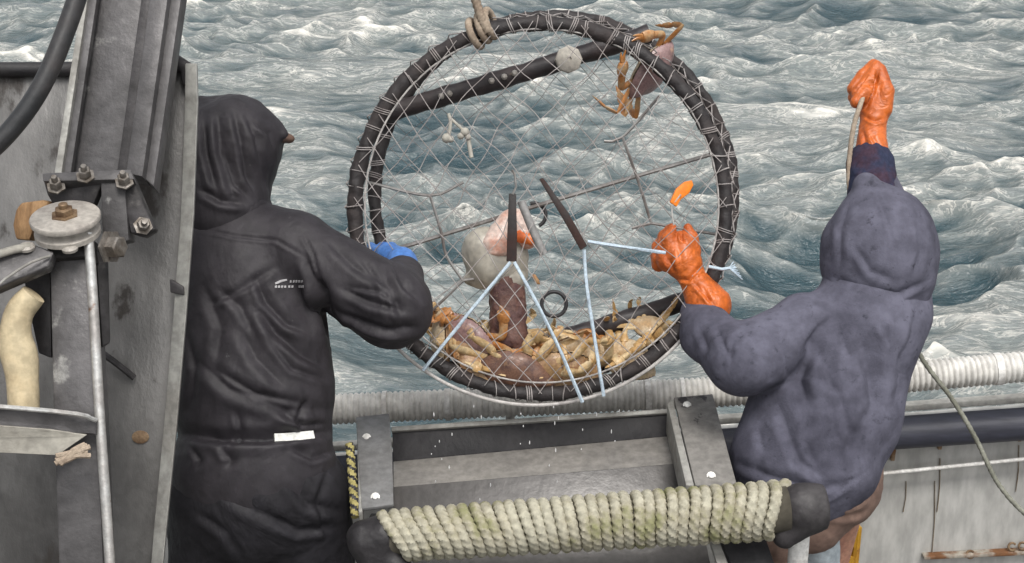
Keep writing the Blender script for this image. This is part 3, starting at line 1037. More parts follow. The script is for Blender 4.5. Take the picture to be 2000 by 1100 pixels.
tag(obj("beige_hose", bm, M_beige), "short bent beige hose hanging left of the hauler post", "hose")
tube("hydraulic_hose", [P(190, -420, 2.80), P(182, -200, 2.77), P(165, -60, 2.75), P(128, 60, 2.73), P(80, 170, 2.71), P(20, 255, 2.70), P(-60, 330, 2.69), P(-240, 480, 2.68), P(-480, 600, 2.67)], 0.0185, M_hose, n=16)
tag(bpy.data.objects["hydraulic_hose"], "thick black hydraulic hose curving down past the davit beam", "hose")

# ------------------------------------------------------------------ crab pot
PD = 3.86
camrot = cam.rotation_euler.to_quaternion()
pot = thing("crab_pot", "round netted crab pot with black wrapped hoops hoisted above the rail", "crab pot", P(1055, 405, PD), rot=camrot)


def hoop_pts(cx, cy, r, d, n=220, tilt=0.0):
    c = P(cx, cy, d)
    return [c + (CRIGHT * math.cos(t) + CUP * math.sin(t)) * r + VIEW * tilt * math.sin(t) for t in np.linspace(0, 2 * math.pi, n, endpoint=False)]


def hoop(cx, cy, r, d, tr, m, seed):
    rng = random.Random(seed)
    ph = [rng.uniform(0, 6.28) for _ in range(6)]
    bm = bmesh.new()
    add_tube(bm, hoop_pts(cx, cy, r, d, 420), tr, 14, closed=True,
             rfun=lambda i, a, s: 1 + 0.025 * (1 - math.cos(s / r)) - 0.10 * max(0, -math.sin(s / r)) + 0.05 * math.sin(s * 21 + ph[0]) + 0.06 * math.sin(s * 47 + a * 2 + ph[1]) + 0.05 * math.sin(s * 160 + a) + (0.10 if math.sin(s * 33 + a + ph[2]) > 0.93 else 0))
    c = P(cx, cy, d)
    nf = len(bm.faces)
    for k in range(58):
        t = 2 * math.pi * (k + rng.uniform(-.3, .3)) / 58
        rd = CRIGHT * math.cos(t) + CUP * math.sin(t)
        tg = -CRIGHT * math.sin(t) + CUP * math.cos(t)
        sl = rng.uniform(-0.5, 0.5)
        for q in range(rng.choice((1, 1, 2, 3))):
            o = c + rd * r + tg * q * 0.006
            w = [o + (rd * math.cos(a) - VIEW * math.sin(a)) * (tr * (1.11 + 0.025 * (1 - math.cos(t)) - 0.08 * max(0, -math.sin(t)))) + tg * sl * tr * math.sin(a + 1) for a in np.linspace(0, 2 * math.pi, 14, endpoint=False)]
            add_tube(bm, w, rng.uniform(0.0012, 0.0020), 5, closed=True)
    bm.faces.ensure_lookup_table()
    for f in bm.faces[nf:]:
        f.material_index = 1
    return obj("hoop", bm, [m, M_twine], pot)


FR = 0.503
hoop(1055, 408, FR, PD, 0.0198, M_ring, 1)
BD = 4.07
hoop(1082, 382, 0.513, BD, 0.0172, M_ring, 2)
# pale seam hoop of the netting and the thin lid rod
bm = bmesh.new()
add_tube(bm, hoop_pts(1058, 402, FR - 0.024, PD - 0.010, 160), 0.0026, 8, closed=True)
obj("net_seam", bm, M_seam, pot)
bm = bmesh.new()
c = P(1046, 410, PD - 0.03)
add_tube(bm, [c + (CRIGHT * math.cos(t) + CUP * math.sin(t)) * 0.526 for t in np.linspace(R(205), R(318), 70)], 0.0048, 8)
obj("lid_rod", bm, M_seam, pot)

for (x0, y0, x1, y1, z) in ((738, 226, 1268, 66, 4.035), (878, 726, 1400, 569, 4.03)):
    bm = bmesh.new()
    L = spline([P(x0, y0, z), P((x0 + x1) / 2, (y0 + y1) / 2 + 2, z + .003), P(x1, y1, z)], 0.012)
    add_tube(bm, L, 0.027, 14, rfun=lambda i, a, s: 1 + 0.05 * math.sin(s * 40) + 0.04 * math.sin(s * 95 + a * 3))
    bar = obj("weight_bar", bm, M_bar, pot)
    if y0 < 300:
        bm = bmesh.new()
        zc = P(1112, 115, 3.985)
        add_disc(bm, zc, (VIEW * -1 + CRIGHT * 0.15), [(0.030, -0.028), (0.038, -0.024), (0.0385, -0.004), (0.034, 0.0), (0.007, 0.001), (0.006, -0.004)], 8)
        obj("zinc_disc", bm, M_zinc, bar)
        for px, py in ((960, 158), (985, 150), (1005, 143), (862, 188), (878, 183)):
            bm = bmesh.new()
            add_disc(bm, P(px, py, 3.995), -VIEW, [(0.008, -.01), (0.009, 0.002), (0.005, 0.008), (0.001, 0.009)], 8)
            obj("barnacle", bm, M_sheave, bar)

for G_ in (([(718, 356), (840, 382), (905, 356)], [(840, 382), (862, 455), (872, 500), (905, 550)], [(903, 548), (932, 544)],
          [(905, 548), (845, 606)]), ([(1288, 188), (1216, 268), (1180, 276)], [(1216, 268), (1246, 352), (1272, 436)],
          [(1272, 436), (1234, 446)], [(1272, 436), (1400, 458)])):
    bm = bmesh.new()
    for L in G_:
        add_tube(bm, spline([P(x, y, 3.95) for x, y in L], 0.02), 0.0042, 7)
    obj("tunnel_frame", bm, M_twinedark, pot)
bm = bmesh.new()
add_tube(bm, spline([P(726, 498, 3.97), P(800, 479, 3.97), P(1085, 391, 3.98), P(1405, 297, 3.99)], 0.03), 0.0062, 8)
obj("cross_rod", bm, M_twinedark, pot)


def net(name, cx, cy, rad_, d, sp, r, slopes, seed, bulge):
    rng = random.Random(seed)
    bm = bmesh.new()
    c = P(cx, cy, d)
    for sgn in (1, -1):
        ang = math.atan2(slopes * sgn, 1.0)
        dx, dy = math.cos(ang), math.sin(ang)
        nx, ny = -dy, dx
        k = -rad_
        i = 0
        while k < rad_:
            h = math.sqrt(max(0, rad_ * rad_ - k * k))
            n = max(3, int(2 * h / 0.022))
            L = []
            for q in range(n + 1):
                s = -h + 2 * h * q / n
                x, y = dx * s + nx * k, dy * s + ny * k
                rr = math.hypot(x, y) / rad_
                wx = 0.027 * math.sin(x * 9 + seed) * math.cos(y * 7 + 1) + 0.006 * math.sin(y * 31 + x * 23)
                wy = 0.032 * math.sin(y * 8 + seed * 2) * math.cos(x * 6) + 0.006 * math.sin(x * 29 - y * 17)
                e = 1 - rr ** 4
                L.append(c + CRIGHT * (x + wx * e) + CUP * (y + wy * e - 0.02 * e) + VIEW * (bulge * (1 - rr * rr)))
            if h > 0.03:
                add_tube(bm, L, r, 5)
            k += sp
            i += 1
    return obj(name, bm, M_twine, pot)


net("front_net", 1055, 405, FR, PD - 0.025, 0.064, 0.00125, 1.25, 3, -0.03)
net("back_net", 1076, 392, 0.515, BD + 0.012, 0.066, 0.0009, 0.85, 5, 0.03)
rng = random.Random(4)
bm = bmesh.new()
cF, cB = P(1055, 405, PD), P(1076, 392, BD)
for k in range(52):
    for s in (1, -1):
        t0 = 2 * math.pi * k / 52
        t1 = t0 + s * 0.19
        a = cF + (CRIGHT * math.cos(t0) + CUP * math.sin(t0)) * (FR + 0.027)
        b = cB + (CRIGHT * math.cos(t1) + CUP * math.sin(t1)) * (0.518 + 0.022)
        mid = a.lerp(b, .5) - (CRIGHT * math.cos(t0) + CUP * math.sin(t0)) * 0.012
        add_tube(bm, spline([a, mid, b], 0.04), 0.0017, 5)
obj("side_net", bm, M_twine, pot)

# elastic straps with hooks and cords that close the lid
STD = 3.80


def quad(pts, d):
    return [P(x, y, d) for x, y in pts]


s1 = slab("rubber_strap", quad([(994, 378), (1008, 378), (1010, 460), (1009, 511), (989, 511), (991, 450)], STD), 0.006, M_strap, pot, 0.002)
s2 = slab("rubber_strap", quad([(1053, 350), (1061, 347), (1110, 415), (1147, 480), (1134, 489), (1098, 425)], STD), 0.006, M_strap, pot, 0.002)
tube("strap_hook", [P(1001, 380, STD), P(1008, 365, STD), P(1005, 340, STD), P(1000, 332, STD)], 0.003, M_twinedark, s1, n=8)
tube("grey_sleeve", [P(1018, 393, 3.83), P(1034, 434, 3.83), P(1062, 497, 3.83)], 0.0115, M_greytube, pot)
for L in ([(997, 512), (905, 625), (826, 724)], [(1004, 512), (1048, 592), (1090, 676), (1138, 786)], [(1141, 488), (1146, 560), (1158, 640), (1179, 774)],
          [(1148, 472), (1200, 480), (1300, 494)], [(1384, 521), (1410, 526), (1436, 523)]):
    tube("lid_cord", [P(x, y, 3.795) for x, y in L], 0.0046, M_bluecord, pot, n=8, twist=500.0, lobes=3, lobe=0.25)
bm = bmesh.new()
for k in range(7):
    a = P(1424, 524, 3.79)
    add_tube(bm, spline([a, a + CRIGHT * (0.012 + .004 * k) + CUP * (0.018 - 0.008 * k)], 0.01), 0.0016, 5)
obj("frayed_tie", bm, M_bluecord, pot)
for (cx, cy, r, d, t0, t1) in ((1082, 594, 24, 3.87, 0, 6.283), (1043, 420, 23, 3.99, -1.15, 1.9)):
    bm = bmesh.new()
    full = t1 - t0 > 6
    L = [P(cx + r * math.cos(t), cy - r * math.sin(t), d) for t in np.linspace(t0, t1, 40, endpoint=not full)]
    add_tube(bm, L, 0.0055, 10, closed=full)
    obj("escape_ring", bm, M_blackrub, pot)
bm = bmesh.new()
for L, r in (([(876, 222), (880, 240), (875, 272)], .005), ([(876, 228), (900, 250), (912, 262)], .0045), ([(912, 255), (916, 280), (921, 308)], .006)):
    add_tube(bm, spline([P(x, y, 3.93) for x, y in L], 0.008), r, 8)
for x, y, r in ((872, 270, .014), (880, 272, .010), (908, 258, .013), (900, 266, .010), (914, 268, .009)):
    add_disc(bm, P(x, y, 3.925), -VIEW, [(r * .5, -r), (r * .95, -r * .5), (r, 0), (r * .8, r * .5), (r * .3, r * .8)], 10)
obj("rope_scrap", bm, M_brack, pot)

# hoisting bridle tied round the top of the pot
bm = bmesh.new()
add_tube(bm, spline([P(838, -480, 3.74), P(915, -60, 3.80), P(929, 0, 3.81), P(944, 45, 3.82), P(952, 62, 3.83)], 0.004), 0.0115, 12, twist=2 * math.pi / 0.04, lobes=3, lobe=0.3)
hc = [(928, 66), (944, 54), (958, 46)]
for (x, y) in hc:
    o_ = P(x, y, PD)
    tt_ = math.atan2(405 - y, x - 1055)
    rd = CRIGHT * math.cos(tt_) + CUP * math.sin(tt_)
    tg = -CRIGHT * math.sin(tt_) + CUP * math.cos(tt_)
    w = [o_ + (rd * math.cos(a) - VIEW * math.sin(a)) * 0.037 + tg * 0.012 * math.sin(a) for a in np.linspace(0, 2 * math.pi, 30, endpoint=False)]
    add_tube(bm, w, 0.0095, 10, closed=True, twist=2 * math.pi / 0.04, lobes=3, lobe=0.3)
tag(obj("hoisting_rope", bm, M_hemp), "tan hoisting rope hitched round the top left of the crab pot hoop", "rope")

bm = bmesh.new()
tg_pts = [(1309, 395), (1322, 368), (1338, 355), (1352, 352), (1355, 362), (1346, 378), (1330, 390), (1322, 404)]
add_slab(bm, [P(x, y, 3.80 + (x - 1330) * .0004) for x, y in tg_pts], 0.008, 0.002)
tgo = obj("orange_tag", bm, M_orangetag)
tag(tgo, "small bright orange plastic tag hanging in the netting above the gloved fist", "tag")
tube("tag_twine", [P(1330, 380, 3.797), P(1312, 402, 3.797), P(1316, 440, 3.80)], 0.0022, M_seam, tgo, n=6)


# ------------------------------------------------------------------ crabs
def crab(label, px, py, d, W, face, up, seed, mc=M_carap, ml=M_crableg, curl=0.5, claws=(0.5, 0.5), inside=True, ytop=645, legs=(4, 4)):
    """face: image angle (deg) the crab's front points to; up: how far its back is turned from the viewer (deg)"""
    rng = random.Random(seed)
    a = R(face)
    fwd = CRIGHT * math.cos(a) + CUP * math.sin(a)
    side = CRIGHT * math.sin(a) - CUP * math.cos(a)
    back = -VIEW
    q = Quaternion(side, R(up[0]))
    fwd, back = q @ fwd, q @ back
    q = Quaternion(fwd, R(up[1]))
    side, back = q @ side, q @ back
    M = Matrix((side, fwd, back)).transposed()
    t = thing("crab", label, "crab", P(px, py, d), "crabs caught in the pot", M.to_quaternion())
    half = [(0, .30), (.06, .315), (.13, .30), (.25, .265), (.37, .19), (.46, .10), (.5, .03), (.44, -.06), (.33, -.17), (.20, -.26), (.09, -.30), (0, -.30)]
    out = [(x, y) for x, y in half] + [(-x, y) for x, y in half[-2:0:-1]]
    out = [Vector((x, y, 0)) for x, y in out]
    out = spline(out + [out[0]], 0.025)[:-1]
    for (name, hgt, m) in (("carapace", .17, mc), ("belly", -.13, M_belly)):
        bm = bmesh.new()
        rings = []
        for v in (1.0, .97, .88, .72, .5, .25):
            rr = []
            for i, p in enumerate(out):
                s = 1.0
                if v == 1.0 and p.y > 0.02 and abs(p.x) > .1:
                    s = 1 + 0.035 * (1 if i % 2 else -0.3)
                z = hgt * math.sqrt(max(0, 1 - v ** 2.6)) + (0.012 if hgt > 0 else -0.006)
                z += 0.010 * math.sin(p.x * v * 19 + seed) * math.sin(p.y * v * 17 + 1) if hgt > 0 else 0
                if hgt < 0:
                    z += 0.02 * math.exp(-(p.x * v / .05) ** 2) * -1
                rr.append(bm.verts.new(Vector((p.x * v * s, p.y * v * s, z)) * W))
            rings.append(rr)
        n = len(out)
        for A, B in zip(rings, rings[1:]):
            for k in range(n):
                bm.faces.new((A[k], A[(k + 1) % n], B[(k + 1) % n], B[k]))
        bm.faces.new(rings[-1])
        if hgt > 0:
            bm.faces.new(list(reversed(rings[0])))
        obj(name, bm, m, t, world_space=False)
    qm = M.to_quaternion()
    pc = Vector(P(1055, 405, PD))

    def keep(p):
        if not inside:
            return p
        w = t.location + qm @ p - pc
        x, y, z = w.dot(CRIGHT), w.dot(CUP), w.dot(VIEW)
        r_ = math.hypot(x, y)
        lim = 0.455
        if r_ > lim:
            f_ = (lim + 0.1 * min(.2, r_ - lim)) / r_
            x, y = x * f_, y * f_
        ym = (405 - ytop) / 719 + 0.022 * math.sin(x * 31 + seed) + 0.012 * math.sin(x * 83 + seed * 2)
        y = min(y, ym + 0.22 * max(0, y - ym))
        z = max(0.0, min(0.22, z))
        return qm.inverted() @ (pc + CRIGHT * x + CUP * y + VIEW * z - t.location)
    for s in (1, -1):
        for k in range(legs[0 if s > 0 else 1]):
            y0 = 0.10 - 0.10 * k
            x0 = 0.36 - 0.05 * max(0, k - 1)
            az = R(18 - 26 * k + rng.uniform(-9, 9))
            cu = min(1, max(0, curl + rng.uniform(-.25, .25)))
            o = Vector((x0, y0, -0.03))
            dv_ = Vector((math.cos(az), math.sin(az), 0))
            e = 0.9 - 0.4 * cu
            p1 = o + dv_ * 0.10 + Vector((0, 0, .02))
            p2 = o + dv_ * (0.40 + .12 * (1 - cu)) + Vector((0, 0, 0.20 - .1 * cu))
            dir2 = dv_ * (0.7 - 1.1 * cu) + Vector((0, -0.25, -0.55 - 0.3 * cu)) + Vector((0, rng.uniform(-.2, .2), rng.uniform(-.2, .2)))
            dir2.normalize()
            p3 = p2 + dir2 * 0.26
            dir3 = (dir2 + dv_ * (-0.5 * cu) + Vector((0, 0, -.5))).normalized()
            p4 = p3 + dir3 * 0.20
            p5 = p4 + (dir3 + Vector((0, 0, -.4))).normalized() * 0.15
            ln = [p * W for p in (o, p1, p2, p3, p4, p5)]
            ln = [keep(Vector((p.x * s, p.y, p.z))) for p in ln]
            rs0 = [.040, .050, .041, .043, .033, .004]
            L, RSs = [], []
            for i in range(5):
                for u in np.linspace(0, 1, 6, endpoint=False):
                    L.append(ln[i].lerp(ln[i + 1], u))
                    b_ = rs0[i] + (rs0[i + 1] - rs0[i]) * u
                    RSs.append(W * b_ * (1 + 0.20 * math.sin(u * math.pi) - (0.34 if u == 0 and i in (2, 3, 4) else 0)))
            L.append(ln[-1])
            RSs.append(W * .004)
            bm = bmesh.new()
            add_tube(bm, L, RSs, 10, flat=0.5, rfun=lambda i, a, s: 1 + 0.10 * math.cos(4 * a) + 0.05 * math.sin(s * 900 * .17 / W + a))
            obj("leg", bm, ml, t, world_space=False)
        cl = claws[0 if s > 0 else 1]
        o = Vector((.30, .17, -.04))
        p1 = o + Vector((.16 + .1 * cl, .10, .0))
        p2 = p1 + Vector((.08 - .22 * (1 - cl), .20, -.02 + .03 * rng.random()))
        dirp = Vector((-.7 + .9 * cl, .6, -.06)).normalized()
        p3 = p2 + dirp * 0.2
        tip = p3 + (dirp + Vector((-.25, .1, 0))).normalized() * .19
        tip2 = p3 + (dirp + Vector((.30, .1, -.1))).normalized() * .17
        bm = bmesh.new()

        def mir(ps):
            return [keep(Vector((p.x * s, p.y, p.z)) * W) for p in ps]
        L = spline(mir([o, p1, p2]), W * .03)
        add_tube(bm, L, [W * (.045 + .02 * i / len(L)) for i in range(len(L))], 9, flat=.8)
        L = spline(mir([p2, p2.lerp(p3, .5), p3]), W * .02)
        add_tube(bm, L, [W * (.05 + .05 * math.sin(math.pi * min(1, .15 + .75 * i / len(L)))) for i in range(len(L))], 10, flat=.65)
        for tp in (tip, tip2):
            L = spline(mir([p3 - dirp * .02, p3.lerp(tp, .5) + Vector((.02, 0, 0)), tp]), W * .02)
            add_tube(bm, L, [W * (.042 * (1 - i / len(L)) + .005) for i in range(len(L))], 8, flat=.8)
        obj("claw", bm, ml, t, world_space=False)
    return t


crab("dull brown crab clinging to the outside of the upper right hoop with legs dangling", 1272, 138, 3.95, 0.19, 147, (56, -6), 3, M_carap2, M_crableg2, 0.8, (.15, .1), False, 0, (1, 3))
crab("golden legged crab lying in front of the pile at the bottom of the pot", 1003, 728, 3.90, 0.235, 265, (-30, 8), 5, M_carap, M_crableg, 0.3, (.5, .5), True, 662)
crab("tan crab beside the golden legged one under the right hand lid cord", 1098, 726, 3.92, 0.225, 75, (36, 14), 8, M_carap3, M_crableg, 0.45, (.5, .5), True, 680)
crab("mauve backed crab with folded legs on the left of the pile", 905, 660, 3.95, 0.21, 75, (28, -24), 12, M_carap2, M_crableg2, 0.35, (.5, .5), True, 622)
crab("orange legged crab at the far left of the pile by the black sleeve", 860, 664, 3.92, 0.17, 150, (110, 30), 14, M_carap3, M_crableg2, 0.5, (.5, .5), True, 622)
crab("pale crab lying belly up right of the bait sack", 1128, 706, 3.97, 0.20, 30, (150, -20), 17, M_carap, M_crableg2, 0.5, (.5, .5), True, 678)
crab("pale bellied crab climbing the right side of the pot with one claw raised", 1226, 700, 3.95, 0.185, 55, (160, 25), 21, M_carap, M_crableg, 0.45, (.7, .2), True, 652)
crab("straw coloured crab crushed behind the bait sack with pale legs showing", 960, 668, 4.0, 0.21, 110, (140, -10), 23, M_carap2, M_crableg, 0.4, (.5, .5), True, 622)
crab("small straw coloured crab at the left bottom of the pile under the mauve one", 930, 712, 3.92, 0.18, 200, (45, 15), 26, M_carap3, M_crableg, 0.5)
crab("spread legged crab high on the right of the hoop beneath the orange gauntlet", 1272, 640, 3.985, 0.12, 60, (150, 20), 33, M_carap, M_crableg, 0.4, (.5, .5), True, 585)
crab("golden crab heaped on top of the pile just right of the bait sack", 1058, 704, 3.93, 0.16, 120, (130, 30), 44, M_carap, M_crableg, 0.5, (.5, .5), True, 668)


# bait hung in the middle of the pot
def soft(name, prims, m, parent=None, h=0.006, k=0.015, wr=0.003, ws=30):
    return cloth(name, prims, m, parent, h=h, k=k, wr=wr, wscale=ws, rel=1)


bait = thing("fish_bait", "pale fish carcass bait with pink and orange flesh hung behind the black strap", "bait", P(960, 490, 3.97))
p_ = lambda x, y, d: tuple(P(x, y, d))
soft("body", [(p_(945, 485, 3.97), p_(960, 520, 3.97), .060, .062), (p_(925, 500, 3.98), p_(940, 545, 3.98), .035, .03), (p_(985, 545, 3.97), p_(1005, 500, 3.97), .04, .035),
              (p_(915, 545, 3.98), p_(1000, 555, 3.98), .016, .02), (p_(1010, 480, 3.97), p_(1020, 540, 3.97), .026, .016)], M_bait, bait, wr=0.003, ws=16)
soft("head", [(p_(998, 424, 3.955), p_(968, 478, 3.94), .024, .042), (p_(1006, 424, 3.95), p_(1030, 470, 3.94), .018, .022)], M_pink, bait, wr=.004, ws=22)
soft("flesh", [(p_(1014, 462, 3.925), p_(1038, 468, 3.925), .015, .016)], M_orangeflesh, bait)
soft("scrap", [(p_(1043, 540, 3.95), p_(1050, 553, 3.95), .009, .007)], M_crableg2, bait)
sack = thing("bait_sack", "dark brown mesh bait sack hanging below the pale fish carcass", "bait", P(990, 620, 3.95))
soft("sack", [(p_(985, 560, 3.96), p_(990, 655, 3.95), .042, .050), (p_(1005, 570, 3.95), p_(1008, 665, 3.94), .028, .036), (p_(1010, 665, 3.935), p_(1020, 690, 3.93), .03, .022)], M_sack, sack, wr=0.006, ws=45)
soft("neck", [(p_(975, 548, 3.955), p_(1010, 545, 3.955), .026, .028)], M_bait, sack)

# flared rubber drums at both ends of the roller
def tp(v):
    return tuple(v)


cloth("end_drum", [(tp(RC1 + ax * 0.045), tp(RC1 + ax * 0.085), .056, .054), (tp(RC1 + ax * 0.03), tp(RC1 + ax * 0.05), .062, .061),
                   (tp(RC1 + ax * 0.045 - e1 * .02), tp(RC1 - ax * 0.012 - e1 * .066 + e2 * .005), .046, .030)],
      M_drum, roller, h=.005, k=.012, wr=.0016, wscale=16, cuts=[lambda X: (X - np.array(RC1)) @ np.array(ax) - 0.094])
cloth("end_drum", [(tp(RC0 - ax * 0.045), tp(RC0 - ax * 0.0), .046, .054), (tp(RC0 - ax * 0.04 - e1 * .02), tp(RC0 + ax * 0.028 - e1 * .07 + e2 * .005), .042, .038),
                   (tp(RC0 - ax * 0.03 - e1 * .03), tp(RC0 - ax * 0.02 - e1 * .14), .04, .04)],
      M_darkdrum, roller, h=.005, k=.015, wr=.002, wscale=16)

# ------------------------------------------------------------------ people
def skeleton_body(name, head, face_dir, neck, hip, shoulders, arms, feet, parent):
    """continuous body under the clothes: head with a face, torso, limbs"""
    hd, fd = Vector(head), Vector(face_dir).normalized()
    sd_ = fd.cross(Vector((0, 0, 1))).normalized()
    u = Vector((0, 0, 1))
    T = lambda v: tuple(v)
    pr = [(T(hd + u * .02), T(hd + fd * .02 + u * .01), .085, .082), (T(hd + fd * .035 - u * .06), T(hd + fd * .05 - u * .085), .06, .04),
          (T(hd + fd * .085 - u * .005), T(hd + fd * .105 - u * .035), .010, .016), (T(hd + fd * .075 - u * .07 - sd_ * .02), T(hd + fd * .075 - u * .07 + sd_ * .02), .012, .012),
          (T(hd + sd_ * .085 - u * .01), T(hd + sd_ * .088 - u * .04), .016, .012), (T(hd - sd_ * .085 - u * .01), T(hd - sd_ * .088 - u * .04), .016, .012),
          (T(hd - u * .06 - fd * .02), neck, .055, .06), (tuple(Vector(neck).lerp(Vector(hip), .38)), hip, .11, .12), (neck, tuple(Vector(neck).lerp(Vector(hip), .38)), .05, .10), (tuple(Vector(shoulders[0]) - Vector((0, 0, .05))), tuple(Vector(shoulders[1]) - Vector((0, 0, .05))), .05, .05)]
    for a, b, c in arms:
        pr += [(a, b, .048, .04), (b, c, .04, .03)]
    for s in (0, 1):
        kx = Vector(hip).lerp(Vector(feet[s]), .52) + Vector((0, .04, 0))
        hj = Vector(hip) + Vector((-.09 if s == 0 else .09, 0, -.05))
        pr += [(T(hj), T(kx), .08, .055), (T(kx), T(Vector(feet[s]) + Vector((0, 0, .1))), .055, .04), (T(Vector(feet[s]) + Vector((0, 0, .05))), T(Vector(feet[s]) + Vector((0, .16, .045))), .035, .03)]
    b = cloth(name, pr, M_skin, parent, h=0.011, k=0.02, wr=0.0)
    bm = bmesh.new()
    for s in (1, -1):
        c = hd + fd * .083 + sd_ * .032 * s + u * .012
        add_disc(bm, c, fd, [(.004, -.012), (.011, -.006), (.011, .0), (.006, .004), (.002, .005)], 12)
    obj("eyes", bm, M_reflect, b)
    return b


def boots(feet, m, parent, top=.33):
    for s in (0, 1):
        f = Vector(feet[s])
        cloth("boot", [(tuple(f + Vector((0, 0, .06))), tuple(f + Vector((0, 0, top))), .062, .072), (tuple(f + Vector((0, -.02, .055))), tuple(f + Vector((0, .17, .05))), .055, .045)],
              m, parent, h=0.01, k=.03, wr=.002, cuts=[lambda X, z=f.z: z - X[:, 2] + 0.003])


# ---- worker in black at the left
pl = thing("person", "worker in a black hooded oilskin jacket reaching for the pot with a blue glove", "person", (P(500, 950, 3.68).x, P(500, 950, 3.68).y, 0))
hipL = P(505, 960, 3.70)
feetL = [(hipL.x - .17, hipL.y + .03, 0.0), (hipL.x + .15, hipL.y + .0, 0.0)]
skeleton_body("body", P(438, 290, 3.75), CRIGHT * .9 + Vector((0, .45, -.1)), tuple(P(465, 410, 3.74)), tuple(P(495, 880, 3.72)),
              (tuple(P(385, 480, 3.72)), tuple(P(575, 490, 3.70))),
              [(tuple(P(575, 490, 3.69)), tuple(P(765, 600, 3.64)), tuple(P(790, 520, 3.83))), (tuple(P(385, 490, 3.72)), tuple(P(320, 650, 3.72)), tuple(P(340, 640, 3.95)))], feetL, pl)
jk = cloth("jacket", [
    (p_(400, 480, 3.72), p_(565, 484, 3.70), .100, .098),
    (p_(440, 435, 3.74), p_(575, 488, 3.70), .085, .09),
    (p_(440, 420, 3.74), p_(470, 520, 3.73), .10, .14),
    (p_(480, 560, 3.73), p_(492, 760, 3.71), .20, .216, tuple(VIEW), .78),
    (p_(492, 755, 3.71), p_(495, 828, 3.71), .205, .168, tuple(VIEW), .8),
    (p_(500, 860, 3.71), p_(497, 905, 3.70), .196, .218, tuple(VIEW), .8),
    (p_(585, 492, 3.69), p_(765, 600, 3.63), .098, .102),
    (p_(765, 600, 3.63), p_(786, 540, 3.78), .098, .058),
    (p_(385, 500, 3.72), p_(325, 650, 3.72), .095, .085),
    (p_(325, 650, 3.72), p_(340, 640, 3.93), .085, .06),
], M_jacket, pl, h=0.0058, k=.026, wr=.0026, wscale=8, stretch=(1, 1, .8), rel=1, strokes=[
    ([(622, 545), (632, 600), (645, 650), (655, 665)], .020, .030),
    ([(595, 500), (612, 545), (628, 590)], .014, .012),
    ([(500, 545), (520, 590), (560, 632), (600, 650)], .013, .016),
    ([(505, 600), (540, 650), (590, 690), (640, 720)], .020, .020),
    ([(470, 640), (500, 700), (560, 760)], .020, .010),
    ([(380, 700), (450, 760), (560, 800), (640, 800)], .020, .010),
    ([(660, 560), (720, 590), (800, 610)], .012, .010),
    ([(690, 620), (750, 645), (820, 640)], .014, .012),
    ([(640, 470), (690, 520), (740, 550)], .014, .008),
    ([(765, 510), (790, 560), (825, 590)], .010, .010),
    ([(740, 520), (770, 580), (790, 640)], .012, .008),
    ([(400, 560), (430, 640), (420, 720)], .018, .009),
    ([(350, 848), (430, 858), (520, 858), (660, 840)], .016, .022),
    ([(540, 800), (590, 830), (640, 828)], .012, .012),
    ([(420, 560), (470, 600), (500, 660)], .014, .008),
    ([(560, 870), (610, 895), (655, 880)], .010, .010),
    ([(380, 445), (460, 462), (540, 470), (600, 505)], .005, .005), ([(590, 455), (612, 500), (622, 545)], .005, .006),
    ([(400, 600), (480, 560), (540, 520)], .010, .007), ([(520, 660), (570, 720), (640, 745)], .010, .009), ([(420, 720), (500, 770), (600, 790)], .010, .008),
    ([(360, 640), (380, 720), (370, 800)], .012, .008), ([(680, 560), (740, 570), (790, 600)], .008, .007), ([(650, 600), (720, 640), (790, 655)], .008, .008),
    ([(700, 500), (750, 560), (760, 630)], .008, .006), ([(460, 800), (470, 840), (450, 880)], .009, .008), ([(600, 780), (580, 820), (600, 850)], .009, .008), ([(370, 870), (390, 900), (380, 920)], .009, .008),
    ([(430, 870), (450, 900), (440, 915)], .012, .010),
])
cloth("hood", [
    (p_(437, 292, 3.75), p_(455, 285, 3.75), .138, .130),
    (p_(392, 222, 3.75), p_(462, 226, 3.75), .048, .044),
    (p_(470, 258, 3.74), p_(536, 258, 3.75), .090, .026), (p_(490, 236, 3.74), p_(551, 262, 3.73), .050, .017), (p_(520, 255, 3.78), p_(548, 264, 3.79), .040, .02),
    (p_(468, 325, 3.74), p_(484, 378, 3.73), .10, .052),
    (p_(478, 340, 3.78), p_(478, 390, 3.78), .08, .060),
    (p_(425, 360, 3.74), p_(430, 410, 3.73), .130, .125),
], M_jacket, pl, h=0.0055, k=.022, wr=.0032, wscale=12, stretch=(1.6, 1.6, .4), seed=3.0, strokes=[
    ([(395, 215), (402, 300), (425, 380)], .012, .012), ([(425, 220), (430, 300), (455, 380), (480, 390)], .013, .012),
    ([(455, 215), (470, 280), (480, 340), (500, 385)], .010, .010), ([(480, 225), (500, 270), (510, 330)], .009, .008),
    ([(390, 370), (430, 392), (480, 398)], .012, .014), ([(495, 240), (525, 262), (535, 290)], .007, .006), ([(440, 300), (460, 360), (490, 390)], .009, .009)])
cloth("hood_collar", [(p_(380, 412, 3.72), p_(492, 404, 3.73), .060, .052), (p_(430, 408, 3.69), p_(470, 412, 3.69), .06, .055)], M_jacket, pl, h=.008, k=.03, wr=.006, wscale=16)
cloth("cap_brim", [(p_(546, 267, 3.74), p_(563, 271, 3.75), .026, .017, tuple(CUP), .7), (p_(540, 264, 3.79), p_(553, 269, 3.80), .026, .018, tuple(CUP), .6)], M_brim, pl, h=.0035, k=.012, wr=.001)
